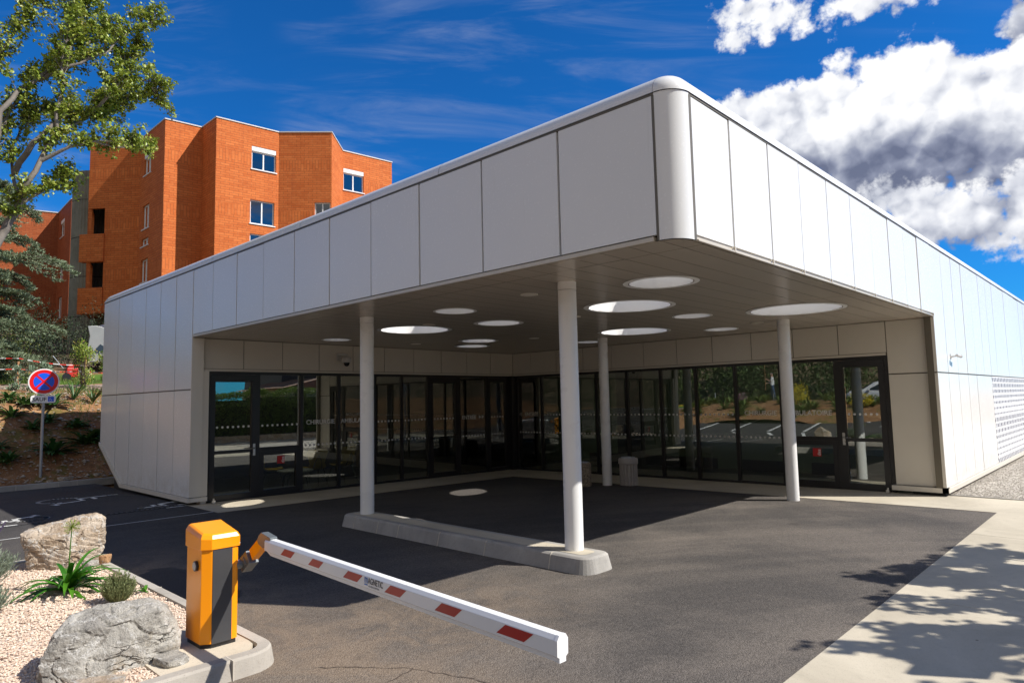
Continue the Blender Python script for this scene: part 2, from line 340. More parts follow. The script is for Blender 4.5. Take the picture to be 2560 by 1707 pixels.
def rock_mat(name, a, c, d):
    mt, b, p = newmat(name)
    oc = b.n('ShaderNodeTexCoord').outputs['Object']
    n1 = b.noise(oc, 3.6, 10, 0.70, 0.8); n2 = b.noise(oc, 14.0, 8, 0.72)
    w = b.n('ShaderNodeTexWave', wave_type='BANDS', bands_direction='DIAGONAL', ins={'Vector': oc, 'Scale': 2.2, 'Distortion': 11.0, 'Detail': 6.0, 'Detail Scale': 2.2, 'Detail Roughness': 0.7}).outputs['Fac']
    col = b.mix(b.step(n1, 0.32, 0.66), a, c)
    col = b.mix(b.step(n2, 0.52, 0.68, 0, 0.7), col, tuple(x*0.42 for x in a))
    col = b.mix(b.step(w, 0.93, 0.99, 0, 0.8), col, (0.62, 0.60, 0.56))
    col = b.mix(b.step(b.noise(oc, 2.0, 6, 0.7), 0.58, 0.70, 0, 0.75), col, d)
    vn = b.n('ShaderNodeTexVoronoi', feature='DISTANCE_TO_EDGE', ins={'Vector': b.vmath('ADD', b.vmath('MULTIPLY', oc, (.6, 1.3, 3.2)), b.vmath('SCALE', b.n('ShaderNodeTexNoise', ins={'Vector': oc, 'Scale': 4.0, 'Detail': 5.0}).outputs['Color'], scale=0.5)), 'Scale': 3.2}).outputs[0]
    sel = b.step(b.noise(oc, 2.6, 3, 0.5), 0.56, 0.64)
    col = b.mix(b.math('MULTIPLY', b.step(vn, 0.012, 0.0, 0, 0.8), sel), col, (0.05, 0.042, 0.035))
    h = b.math('ADD', b.math('ADD', n1, b.math('MULTIPLY', n2, 0.7)), b.math('MULTIPLY', b.step(vn, 0.0, 0.03, -0.5, 0.0), sel))
    bn = b.n('ShaderNodeBump', ins={'Strength': 1.0, 'Distance': 0.06, 'Height': h})
    setp(p, mt.node_tree, **{'Base Color': col, 'Roughness': 0.85, 'Specular IOR Level': 0.3, 'Normal': bn.outputs[0]})
    return mt
def leaf_mat(name, cols, rough=0.45, trans=0.25):
    mt, b, p = newmat(name)
    rnd = b.n('ShaderNodeNewGeometry').outputs['Random Per Island']
    oc = b.n('ShaderNodeTexCoord').outputs['Object']
    f = b.math('ADD', b.math('MULTIPLY', rnd, 0.7), b.math('MULTIPLY', b.noise(oc, 1.6, 3, 0.5), 0.45), clamp=True)
    col = b.ramp(f, [(i/(len(cols)-1), c) for i, c in enumerate(cols)])
    setp(p, mt.node_tree, **{'Base Color': col, 'Roughness': rough, 'Specular IOR Level': 0.4})
    nt = mt.node_tree
    t = b.n('ShaderNodeBsdfTranslucent', ins={'Color': col})
    mx = b.n('ShaderNodeMixShader', ins={0: trans, 1: p.outputs[0], 2: t.outputs[0]})
    nt.links.new(mx.outputs[0], nt.nodes['Material Output'].inputs[0])
    return mt
def perf_mat():
    """white sheet pierced by small slanted slots"""
    mt, b, p = newmat('perforated_sheet')
    oc = b.n('ShaderNodeTexCoord').outputs['Object']
    s = b.n('ShaderNodeSeparateXYZ', ins={0: oc}).outputs
    tot = None
    zr = b.math('DIVIDE', s[2], 0.125); iz = b.math('FLOOR', zr); fz = b.math('SUBTRACT', b.math('FRACT', zr), 0.5)
    row = b.math('MODULO', b.math('ADD', iz, 40.0), 7.0)
    sgn = b.math('SUBTRACT', b.math('MULTIPLY', b.math('MODULO', b.math('ADD', iz, 40.0), 2.0), 2.0), 1.0)
    for wdt, ph_ in ((0.14, 0.0), (0.21, 0.37)):
        xr = b.math('ADD', b.math('DIVIDE', s[0], wdt), b.math('ADD', b.math('MULTIPLY', row, 0.31), ph_)); fx = b.math('SUBTRACT', b.math('FRACT', xr), 0.5)
        e = b.math('ABSOLUTE', b.math('ADD', fx, b.math('MULTIPLY', b.math('MULTIPLY', fz, sgn), 0.55)))
        hl = b.math('MULTIPLY', b.math('LESS_THAN', e, 0.16), b.math('LESS_THAN', b.math('ABSOLUTE', fz), b.math('ADD', 0.16, b.math('MULTIPLY', row, 0.035))))
        tot = hl if tot is None else b.math('MAXIMUM', tot, hl)
    setp(p, mt.node_tree, **{'Base Color': b.mix(tot, (0.80, 0.80, 0.81), (0.05, 0.055, 0.09)), 'Roughness': 0.45})
    return mt
# ------------------------------------------------------------------ geometry helpers
def rootof(o):
    while o.parent: o = o.parent
    return o
class MB:
    def __init__(s): s.v = []; s.f = []; s.mi = []; s.sm = []
    def add(s, vs, fs, mi=0, smooth=False):
        o = len(s.v); s.v += [tuple(p) for p in vs]
        for f in fs: s.f.append([i+o for i in f]); s.mi.append(mi); s.sm.append(smooth)
        return s
    def poly(s, pts, mi=0): return s.add(pts, [list(range(len(pts)))], mi)
    def box(s, a, c, mi=0):
        (x0, y0, z0), (x1, y1, z1) = [min(i, j) for i, j in zip(a, c)], [max(i, j) for i, j in zip(a, c)]
        v = [(x0,y0,z0),(x1,y0,z0),(x1,y1,z0),(x0,y1,z0),(x0,y0,z1),(x1,y0,z1),(x1,y1,z1),(x0,y1,z1)]
        return s.add(v, [(0,3,2,1),(4,5,6,7),(0,1,5,4),(1,2,6,5),(2,3,7,6),(3,0,4,7)], mi)
    def obox(s, c, ax, ay, az, mi=0):
        c, ax, ay, az = map(Vector, (c, ax, ay, az))
        v = [c+sx*ax+sy*ay+sz*az for sz in (-1, 1) for sx, sy in ((-1,-1),(1,-1),(1,1),(-1,1))]
        return s.add(v, [(0,3,2,1),(4,5,6,7),(0,1,5,4),(1,2,6,5),(2,3,7,6),(3,0,4,7)], mi)
    def prism(s, pts, off, mi=0):
        """extrude a planar polygon by vector off"""
        n = len(pts); off = Vector(off); a = [Vector(p) for p in pts]; c = [p+off for p in a]
        fs = [list(range(n))[::-1], list(range(n, 2*n))]+[(i, (i+1) % n, (i+1) % n+n, i+n) for i in range(n)]
        return s.add(a+c, fs, mi)
    def tube(s, path, rad, n=8, mi=0, cap=True, smooth=True):
        path = [Vector(p) for p in path]
        if not hasattr(rad, '__len__'): rad = [rad]*len(path)
        vs = []; fs = []; pu = None
        for i, p in enumerate(path):
            t = (path[min(i+1, len(path)-1)]-path[max(i-1, 0)])
            t = t.normalized() if t.length > 1e-9 else Vector((0, 0, 1))
            if pu is None: pu = t.orthogonal().normalized()
            pu = (pu-t*pu.dot(t)); pu = pu.normalized() if pu.length > 1e-6 else t.orthogonal().normalized()
            w = t.cross(pu)
            for k in range(n):
                a = 2*math.pi*k/n; vs.append(p+(pu*math.cos(a)+w*math.sin(a))*rad[i])
        for i in range(len(path)-1):
            for k in range(n): fs.append((i*n+k, i*n+(k+1) % n, (i+1)*n+(k+1) % n, (i+1)*n+k))
        s.add(vs, fs, mi, smooth)
        if cap: o = len(vs); s.add(vs[:n], [list(range(n))[::-1]], mi); s.add(vs[-n:], [list(range(n))], mi)
        return s
    def cyl(s, c, r, z0, z1, n=32, mi=0): return s.tube([(c[0], c[1], z0), (c[0], c[1], z1)], r, n, mi)
    def lathe(s, c, prof, n=32, mi=0, smooth=True):
        vs = []; fs = []
        for r, z in prof:
            for k in range(n): a = 2*math.pi*k/n; vs.append((c[0]+r*math.cos(a), c[1]+r*math.sin(a), c[2]+z))
        for i in range(len(prof)-1):
            for k in range(n): fs.append((i*n+k, i*n+(k+1) % n, (i+1)*n+(k+1) % n, (i+1)*n+k))
        return s.add(vs, fs, mi, smooth)
    def islands(s):
        par = list(range(len(s.v)))
        def fd(i):
            while par[i] != i: par[i] = par[par[i]]; i = par[i]
            return i
        for f in s.f:
            a = fd(f[0])
            for i in f[1:]: par[fd(i)] = a
        out = {}
        for k, f in enumerate(s.f): out.setdefault(fd(f[0]), []).append(k)
        res = []
        for ks in out.values():
            m = MB(); mp = {}
            for k in ks:
                for i in s.f[k]:
                    if i not in mp: mp[i] = len(m.v); m.v.append(s.v[i])
                m.f.append([mp[i] for i in s.f[k]]); m.mi.append(s.mi[k]); m.sm.append(s.sm[k])
            res.append(m)
        return res
    SPLIT = {'hinge', 'cladding_frame', 'end_wall', 'hall_wall', 'cabinet_door', 'roof_edge_joint', 'mortar_joint', 'return_panel', 'skirting_ledge', 'plinth', 'hall_partition', 'baseboard', 'glass_arrows', 'head_flashing', 'fascia', 'floor_band', 'joint_ring'}
    def build(s, name, mat, parent=None, bevel=0.0, merge=False, world=True):
        if name in MB.SPLIT and parent:
            isl = s.islands()
            if len(isl) > 1:
                for m in isl: o = m.build(name, mat, parent, bevel, merge, world)
                return o
        me = bpy.data.meshes.new(name)
        off = rootof(parent).location if (parent and world) else Vector((0, 0, 0))
        me.from_pydata([(x-off.x, y-off.y, z-off.z) for x, y, z in s.v], [], s.f)
        for mt in (mat if isinstance(mat, (list, tuple)) else [mat]): me.materials.append(mt)
        me.polygons.foreach_set('material_index', s.mi); me.polygons.foreach_set('use_smooth', s.sm)
        me.update()
        if merge or bevel:
            bm = bmesh.new(); bm.from_mesh(me)
            bmesh.ops.remove_doubles(bm, verts=bm.verts, dist=1e-5)
            if bevel:
                ed = [e for e in bm.edges if len(e.link_faces) == 2 and e.calc_face_angle(0) > 0.5]
                bmesh.ops.bevel(bm, geom=ed, offset=bevel, segments=2, profile=0.6, affect='EDGES')
            bm.to_mesh(me); bm.free()
        o = bpy.data.objects.new(name, me); COL.objects.link(o)
        if parent: o.parent = parent
        return o
def uvmap(o):
    """metre-scaled UVs along each face's own horizontal direction"""
    me = o.data; l = me.uv_layers.new(name='UVMap')
    for p in me.polygons:
        n = p.normal
        t = Vector((-n.y, n.x, 0)); t = t.normalized() if abs(n.z) < 0.9 else None
        for li in p.loop_indices:
            c = me.vertices[me.loops[li].vertex_index].co
            l.data[li].uv = (c.dot(t), c.z) if t else (c.x, c.y)
def root(name, label, cat, loc=(0, 0, 0), group=None):
    o = bpy.data.objects.new(name, None); COL.objects.link(o); o.location = loc; o.empty_display_size = 0.2
    o['label'] = label; o['category'] = cat
    if group: o['group'] = group
    return o
def tag(o, label, cat, group=None, kind=None):
    o['label'] = label; o['category'] = cat
    if group: o['group'] = group
    if kind: o['kind'] = kind
    return o
def struct(o, label=None):
    o['kind'] = 'structure'
    if label: o['label'] = label; o['category'] = o.name.split('.')[0].replace('_', ' ')
    return o
def text_mesh(body, size, mat, name, parent, origin, ux, uz, off=0.0, extrude=0.001, align='LEFT', xs=1.0):
    """flat lettering standing in the plane of ux (reading direction) and uz (up)"""
    cu = bpy.data.curves.new('lettering', 'FONT'); cu.body = body; cu.size = size; cu.extrude = extrude; cu.align_x = align; cu.offset = off
    cu.resolution_u = 3
    to = bpy.data.objects.new('lettering', cu); COL.objects.link(to)
    dg = bpy.context.evaluated_depsgraph_get(); me = bpy.data.meshes.new_from_object(to.evaluated_get(dg))
    bpy.data.objects.remove(to); bpy.data.curves.remove(cu)
    ux = Vector(ux).normalized(); uz = Vector(uz).normalized(); n = ux.cross(uz)
    o0 = Vector(origin) - (rootof(parent).location if parent else Vector((0, 0, 0)))
    for v in me.vertices: c = v.co.copy(); v.co = o0+ux*c.x*xs+uz*c.y+n*c.z
    me.materials.clear(); me.materials.append(mat); me.update()
    ob = bpy.data.objects.new(name, me); COL.objects.link(ob)
    if parent: ob.parent = parent
    return ob
def clamp(x, a=0.0, c=1.0): return max(a, min(c, x))
def sstep(a, c, x): t = clamp((x-a)/(c-a)); return t*t*(3-2*t)
def lerp_tab(tab, x):
    if x <= tab[0][0]: return tab[0][1]
    for (x0, z0), (x1, z1) in zip(tab, tab[1:]):
        if x <= x1: return z0+(z1-z0)*(x-x0)/(x1-x0)
    return tab[-1][1]
def GH(x, y):
    """height of the made ground and the terrain"""
    if y < 15.35:
        z = -0.10*clamp(x/8.2)*clamp(y/9.7) if 0 < x < 14 and 0 < y else 0.0
    else: z = 0.0
    if x < -7: z = 0.95*sstep(-8, -19, x)*1.0
    if x < -44: z += (-44-x)*0.55 if x > -75 else 17
    bank = lerp_tab([(15.42, 0.06), (15.9, 0.46), (17.4, 1.82), (18.2, 2.10), (19.2, 2.26), (24, 2.78), (34, 4.0), (44, 5.2), (70, 9.5), (160, 26), (400, 40)], y)
    w = 0.18+0.82*sstep(-15, -7, x)
    if y > 15.42: z = max(z, bank*w)
    if y < -11: z = max(z, min(2.2, (-11-y)*0.12))
    return z

WHITE = cladding_mat()
GAP = M('joint_bronze', (0.17, 0.15, 0.115), 0.5, 0.3)
DARK = M('dark_backing', (0.03, 0.03, 0.03), 0.8)
CEIL = ceiling_mat()
BLACK = M('black_aluminium', (0.018, 0.018, 0.020), 0.32, 0.0, spec=0.5)
COLW = M('white_column_paint', (0.80, 0.80, 0.79), 0.28, var=0.03, bump=0.03, bscale=30)
SKYL = M('skylight_white', (0.86, 0.86, 0.85), 0.5, var=0.02)
FASC = M('fascia_white', (0.70, 0.655, 0.575), 0.32, var=0.03)
GLASS = glass_mat('coated_glass', 0.15, (0.66, 0.70, 0.66))
WGLASS = glass_mat('window_glass', 0.13, (0.35, 0.37, 0.38))
DOT = M('frosted_film', (0.78, 0.78, 0.76), 0.7, var=0.02)
LET = M('lettering_grey', (0.72, 0.72, 0.70), 0.6, var=0.02)
STEEL = M('brushed_steel', (0.60, 0.60, 0.60), 0.28, 0.9)
GALV = M('galvanised_steel', (0.42, 0.44, 0.46), 0.45, 0.6)
ASPH = asphalt_mat()
CONC = concrete_mat('pale_concrete', (0.41, 0.365, 0.285), (0.54, 0.485, 0.385))
KERBM = concrete_mat('kerb_concrete', (0.26, 0.25, 0.235), (0.42, 0.40, 0.37))
SOIL = soil_mat()
GRAV = gravel_mat('pink_gravel', [(0.56, 0.40, 0.30), (0.72, 0.57, 0.45), (0.46, 0.32, 0.23), (0.78, 0.68, 0.57), (0.62, 0.47, 0.36)], 55)
GRAVG = gravel_mat('grey_gravel', [(0.32, 0.29, 0.25), (0.50, 0.46, 0.40), (0.25, 0.22, 0.19), (0.60, 0.55, 0.48)], 34)
BRICK = brick_mat()
LINE = M('road_paint', (0.75, 0.75, 0.73), 0.75, var=0.25, vscale=14, bump=0.3)
WINW = M('white_window_frame', (0.78, 0.78, 0.78), 0.4)

# ------------------------------------------------------------------ the ground
def axis(*seg):
    out = []
    for a, c, st in seg:
        n = max(1, round((c-a)/st)); out += [a+(c-a)*i/n for i in range(n)]
    return out+[seg[-1][1]]
def grid(xs, ys, fz, keep=lambda x, y: True):
    mb = MB(); idx = {}
    for i, x in enumerate(xs):
        for j, y in enumerate(ys): idx[i, j] = len(mb.v); mb.v.append((x, y, fz(x, y)))
    for i in range(len(xs)-1):
        for j in range(len(ys)-1):
            if keep((xs[i]+xs[i+1])/2, (ys[j]+ys[j+1])/2):
                mb.f.append([idx[i, j], idx[i+1, j], idx[i+1, j+1], idx[i, j+1]]); mb.mi.append(0); mb.sm.append(True)
    return mb
def paved(x, y):
    return (-27 < x < 9.2 and -9.5 < y < 15.38) or (x >= 9.2 and x < 37 and -9.6 < y <= .6) or (x >= -1 and y > 0 and y < 15.2 and x < 36) or (x > 6 and -0.9 < y <= 0.1 and x < 9.2)
def gz(x, y):
    z = GH(x, y)
    if paved(x, y): return z-0.10
    if y > 15.4 and x > -14:
        a = 0.5+0.5*sstep(19.5, 18, y)
        z += (noise.noise(Vector((x*1.1, y*1.1, 0)))*0.14+noise.noise(Vector((x*3.7, y*3.7, 3)))*0.07+noise.noise(Vector((x*9, y*9, 7)))*0.035)*a*sstep(15.4, 16, y)
    if x < -44: z += noise.noise(Vector((x*.12, y*.12, 0)))*3+noise.noise(Vector((x*.5, y*.5, 0)))*0.8
    return z
g = grid(axis((-500, -200, 75), (-200, -76, 12), (-76, -42, 2), (-42, -8, 2), (-8, -3.5, .75), (-3.5, 4, .16), (4, 40, 3), (40, 160, 20), (160, 500, 85)),
         axis((-400, -100, 60), (-100, -20, 10), (-20, 14, 1.0), (14, 15.36, .34), (15.36, 22, .16), (22, 40, 1.0), (40, 100, 6), (100, 500, 50)), gz)
struct(g.build('ground', SOIL))
axs = axis((-27, -8, 1.9), (-8, 0, .8), (0, 6.9, .69)); ays = axis((-9.5, -0.84, 1.0), (-0.84, 8.5, .72), (8.5, 15.3, .68))
road = grid(axs, ays, GH, lambda x, y: not ((y > 8.5 and x > 0.0) or (y < -0.84 and x > -1.6 and y > -7.5)) and y < 15.3)
# the asphalt's far side strip beyond the sloping island
struct(road.build('road', ASPH))
walk = grid(axis((0, 8.34, .695)), axis((8.5, 9.9, .7)), lambda x, y: GH(x, y)+0.004)
walk.add(*(lambda q: (q.v, q.f))(grid(axis((6.9, 8.38, .74)), axis((-0.84, 8.5, .72)), lambda x, y: GH(x, y)+0.004)), 0, True)
struct(walk.build('walkway', CONC))
# concrete pavement in bays with narrow joints
pv = MB(); xs = [-1.6, 1.77, 5.02, 8.345]
for xa, xb in zip(xs, xs[1:]): pv.box((xa+.004, -7.5, -.12), (xb-.004, -0.84, 0.006))
struct(pv.build('pavement', CONC, bevel=0.004))
gs = MB(); gs.box((-0.5, -9.5, -.2), (36, -7.5, -.02)); struct(gs.build('verge', SOIL))
# gravel yard at the foot of the right-hand facade
gr = MB(); gr.box((8.385, -7.5, -.1), (36, 0.5, 0.0)); o = struct(gr.build('gravel_yard', GRAVG))
ed = MB(); ed.box((8.347, -7.5, -.1), (8.383, 0.0, 0.018)); tag(ed.build('gravel_edging', KERBM), 'thin concrete edging strip between the gravel and the pavement', 'edging')
mb = MB()
for i in range(15000):
    x = 8.40+random.random()**1.4*12; y = .12-random.random()**1.1*2.4; r = random.uniform(.006, .017); z = r*.3
    a = random.random()*6.28; vs = [(x+r*math.cos(a+k*1.571)*random.uniform(.7, 1.2), y+r*math.sin(a+k*1.571)*random.uniform(.7, 1.2), z) for k in range(4)]+[(x, y, z+r*.7), (x, y, z-r)]
    mb.add(vs, [(0,1,4),(1,2,4),(2,3,4),(3,0,4)])
tag(mb.build('loose_gravel', GRAVG), 'loose grey gravel along the foot of the white facade', 'gravel', kind='stuff')

# painted lines and wheelchair symbols
mk = MB(); LZ = 0.006
def stroke(pts, w, z=LZ, closed=False):
    pts = [Vector((p[0], p[1], 0)) for p in pts]
    for a, c in zip(pts, pts[1:]+([pts[0]] if closed else [])):
        d = (c-a); 
        if d.length < 1e-6: continue
        d.normalize(); n = Vector((-d.y, d.x, 0))*w/2; a2 = a-d*w*.3; c2 = c+d*w*.3
        mk.poly([(q.x, q.y, GH(q.x, q.y)+z) for q in (a2-n, c2-n, c2+n, a2+n)])
def wheelchair(cx, cy, ang, s, fl=1, w=0.07):
    ca, sa = math.cos(ang), math.sin(ang)
    T = lambda p: (cx+(p[0]*fl*ca-p[1]*sa)*s, cy+(p[0]*fl*sa+p[1]*ca)*s)
    arc = [T((-.05+.27*math.cos(t), -.18+.27*math.sin(t))) for t in [math.radians(q) for q in range(120, 350, 12)]]
    stroke(arc, w); stroke([T((-.12, .42)), T((-.08, .05)), T((.2, .05)), T((.34, -.36)), T((.46, -.32))], w)
    stroke([T((-.1, .22)), T((.14, .22))], w)
    stroke([T((-.13+.05*math.cos(t), .52+.05*math.sin(t))) for t in [k*1.05 for k in range(7)]], .06)
wheelchair(-1.05, 12.45, R(-90), 1.3, 1); wheelchair(-.2, 10.25, R(90), .80); wheelchair(-2.28, 10.45, R(90), .80)
stroke([(-4.5, 8.66), (-.02, 8.66)], .035); stroke([(-1.96, 9.15), (-1.96, 9.72)], .1)
stroke([(-.32, 9.80), (-.03, 9.80)], .07); stroke([(-3.6, 9.93), (-2.42, 9.93)], .09)
# arrows and lane lines on the approach road, mirrored in the glazing
for k, yy in enumerate((9.0, 10.6, 12.4, 14.2)):
    stroke([(-6.5-k*.6, yy-1.2), (-9, yy-.2), (-12.5, yy+.2), (-16, yy)], .14)
for k in range(3): stroke([(-8-k*1.5, 4.0+k*1.6), (-10.5-k*1.5, 4.3+k*1.6)], .16); stroke([(-9.6-k*1.5, 3.9+k*1.6), (-10.7-k*1.5, 4.35+k*1.6), (-9.6-k*1.5, 4.7+k*1.6)], .14)
struct(mk.build('road_markings', LINE))
ck_ = MB()
def crack(pts, w):
    P_ = []
    for a, c in zip(pts, pts[1:]):
        for q in range(8): P_.append((a[0]+(c[0]-a[0])*q/8+random.uniform(-.012, .012), a[1]+(c[1]-a[1])*q/8+random.uniform(-.012, .012)))
    for a, c in zip(P_, P_[1:]):
        d = Vector((c[0]-a[0], c[1]-a[1], 0)).normalized(); n = Vector((-d.y, d.x, 0))*w*random.uniform(.3, .8); ck_.poly([(a[0]-n.x, a[1]-n.y, .004), (c[0]-n.x, c[1]-n.y, .004), (c[0]+n.x, c[1]+n.y, .004), (a[0]+n.x, a[1]+n.y, .004)])
crack([(-2.28, 1.52), (-2.12, 1.36), (-1.86, 1.02), (-1.72, .60), (-1.66, .25)], .005); crack([(-1.86, 1.02), (-2.3, .9), (-2.9, .75)], .006)
struct(ck_.build('asphalt_crack', M('crack_dirt', (.085, .062, .048), .95)))
dr = MB()
for k in range(46): x = -3.6+k*.078; dr.box((x, 9.83, -.02), (x+.045, 9.90, .008))
dr.box((-3.6, 9.815, -.02), (0, 9.83, .007)); dr.box((-3.6, 9.90, -.02), (0, 9.915, .007))
tag(dr.build('drain_channel', M('cast_iron', (.03, .03, .032), .6)), 'narrow slotted drain channel crossing the parking asphalt', 'drain')

# ------------------------------------------------------------------ the white entrance building
B = root('entrance_building', 'white panelled entrance building with corner canopy, round skylights and dark glazed doors', 'building', (4, 5, 0))
LJ = [0.21, 1.219, 2.23, 3.246, 4.185, 5.138, 6.071, 7.008, 7.922, 8.85, 9.70, 10.503, 11.318, 12.15, 13.0, 13.9, 15.0]
RJ = [0.21, .91, 1.73, 2.52, 3.35, 4.17, 5.0, 5.8, 6.61, 7.4, 8.20, 9.01, 9.83, 10.68, 11.55]+[12.42+.84*i for i in range(27)]
ZT, ZS, ZJ = 4.15, 3.0, 2.02
def jit(a=.0035): return random.uniform(-a, a)
def panel_x(mb, ya, yb, pts):   # panel on the x=0 face, slightly out of true like the real sheets
    a, c, d = jit(), jit(), jit()
    fx = lambda y, z: -0.002+a+c*(y-ya)/(yb-ya)+d*(z-2)/2
    mb.prism([(fx(y, z), y, z) for y, z in pts], (0.03, 0, 0))
def panel_y(mb, xa, xb, pts):
    a, c, d = jit(), jit(), jit()
    fy = lambda x, z: -0.002+a+c*(x-xa)/(xb-xa)+d*(z-2)/2
    mb.prism([(x, fy(x, z), z) for x, z in pts][::-1], (0, 0.03, 0))
lf = MB(); G = .012
for i, (a, c) in enumerate(zip(LJ, LJ[1:])):
    a2, c2 = a+G, c-G
    if c <= 9.71: panel_x(lf, a2, c2, [(a2, ZS), (a2, ZT), (c2, ZT), (c2, ZS)])
    else:
        panel_x(lf, a2, c2, [(a2, ZJ+.012), (a2, ZT), (c2, ZT), (c2, ZJ+.012)])
        zb = lambda y: 0.14 if y < 13.4 else 0.14+(y-13.4)*0.53
        pts = [(a2, zb(a2)), (a2, ZJ-.012), (c2, ZJ-.012), (c2, zb(c2))]
        if a2 < 13.4 < c2: pts.append((13.4, .14))
        panel_x(lf, a2, c2, pts)
lf.build('left_cladding', WHITE, B)
rf = MB()
for a, c in zip(RJ, RJ[1:]):
    a2, c2 = a+G*.8, c-G*.8
    if c <= 8.25: panel_y(rf, a2, c2, [(a2, ZS), (c2, ZS), (c2, ZT), (a2, ZT)])
    else:
        panel_y(rf, a2, c2, [(a2, ZJ+.012), (c2, ZJ+.012), (c2, ZT), (a2, ZT)])
        if a < 13.2: panel_y(rf, a2, c2, [(a2, .14), (c2, .14), (c2, ZJ-.012), (a2, ZJ-.012)])
rf.build('right_cladding', WHITE, B)
XE = RJ[-1]
pf = MB()
for a, c in zip(RJ, RJ[1:]):
    if a >= 13.2: pf.box((a+.006, -.004, .14), (c-.006, .02, ZJ-.012))
ps = pf.build('perforated_screen', perf_mat(), B); ps['label'] = 'white screen pierced with small slanted slots'
# backing and joint trim, set behind the sheets
bk = MB()
bk.prism([(.045, .2, ZS), (.045, .2, ZT+.03), (.045, 15, ZT+.03), (.045, 15, .98), (.045, 13.4, .12), (.045, 9.70, .12), (.045, 9.70, ZS)], (.10, 0, 0))
bk.prism([(.2, .045, ZS), (8.2, .045, ZS), (8.2, .045, .12), (XE, .045, .12), (XE, .045, ZT+.03), (.2, .045, ZT+.03)], (0, .10, 0))
bk.build('cladding_frame', GAP, B)
# left end wall, underside of the cut, skirting ledge
ew = MB(); ew.prism([(.03, 14.9, .9), (.03, 14.9, 4.25), (12, 14.9, 4.25), (12, 14.9, .9)][::-1], (0, .1, 0)); ew.build('end_wall', WHITE, B)
un = MB(); un.prism([(.16, 9.85, .04), (.16, 13.4, .04), (.16, 15, .93), (.16, 15, 1.1), (.16, 9.85, 1.1)], (.1, 0, 0)); un.build('plinth', DARK, B)
sk = MB(); sk.box((-.03, 9.69, .055), (.06, 13.43, .13)); sk.prism([(-.03, 13.43, .055), (-.03, 13.43, .13), (-.03, 15.0, .96), (-.03, 15.0, .89)], (.09, 0, 0))
sk.box((8.19, -.035, .055), (XE, .06, .13)); sk.box((8.19, -.03, .055), (8.33, .80, .13)); sk.box((0, 9.68, .055), (.30, 9.80, .13))
sk.build('skirting_ledge', FASC, B)
pb = MB(); pb.box((8.26, .03, -.08), (XE, .5, .10)); pb.build('plinth', DARK, B)
# soffit edge gutters
gt = MB()
gt.box((-.004, .25, 2.952), (.05, 9.68, 2.988)); gt.box((.25, -.01, 2.95), (8.18, .03, 2.962)); gt.box((.25, .012, 2.962), (8.18, .03, 2.999))
for x in RJ[1:11]: gt.box((x-.012, -.012, 2.95), (x+.012, .0, 3.0))
gt.build('soffit_gutter', M('gutter_metal', (.62, .56, .46), .35, .1), B)
# rounded corner post, roof edge tube and its corner cap
rc = .2
def arc(n=12): return [(rc-rc*math.cos(k/n*math.pi/2), rc-rc*math.sin(k/n*math.pi/2)) for k in range(n+1)]   # from x=0 side to y=0 side
cp = MB(); A = arc(16); n = len(A)
vs = [(x-.004*(1-x/rc), y-.004*(1-y/rc), z) for z in (2.95, ZT+.02) for x, y in A]
cp.add(vs, [(i, i+n, i+n+1, i+1) for i in range(n-1)], 0, True); cp.build('corner_post', WHITE, B)
jt = MB()
jt.box((-.006, .196, 2.95), (.02, .214, ZT)); jt.box((.196, -.006, 2.95), (.232, .02, ZT)); jt.box((-.004, .2, ZT+.004), (.04, 15, ZT+.022)); jt.box((.2, -.004, ZT+.004), (XE, .04, ZT+.022))
jt.prism([(.008, 9.7, ZJ-.01), (.008, 15, ZJ-.01), (.008, 15, ZJ+.01), (.008, 9.7, ZJ+.01)], (.03, 0, 0)); jt.box((8.2, .008, ZJ-.01), (XE, .04, ZJ+.01))
jt.build('trim_strip', GAP, B)
tr = MB(); Rt = .17; z0 = ZT+.024; K = 12
prof = [(Rt-Rt*math.cos(k/K*math.pi/2), z0+Rt*math.sin(k/K*math.pi/2)) for k in range(K+1)]+[(.42, z0+Rt)]
def sweepx(ya, yb):
    vs = [(-.012+d, y, z) for y in (ya, yb) for d, z in prof]; m_ = len(prof)
    tr.add(vs, [(i, i+1, i+1+m_, i+m_) for i in range(m_-1)], 0, True)
def sweepy(xa, xb):
    vs = [(x, -.012+d, z) for x in (xa, xb) for d, z in prof]; m_ = len(prof)
    tr.add(vs, [(i, i+m_, i+1+m_, i+1) for i in range(m_-1)], 0, True)
yy = [.2, 2.9, 5.9, 8.9, 11.9, 14.83]
for a, c in zip(yy, yy[1:]): sweepx(a+.003, c-.003)
xx = [.2, 3.3]+[3.3+3*i for i in range(1, 10)]+[XE]
for a, c in zip(xx, xx[1:]): sweepy(a+.003, c-.003)
# corner: revolve the same profile about the corner post's centre
for j in range(14):
    t0, t1 = j/14*math.pi/2, (j+1)/14*math.pi/2; m_ = len(prof); vs = []
    for t in (t0, t1):
        for d, z in prof: q = max(.0, rc+.012-d); vs.append((rc-q*math.cos(t), rc-q*math.sin(t), z))
    tr.add(vs, [(i, i+1, i+1+m_, i+m_)[::-1] for i in range(m_-1)], 0, True)
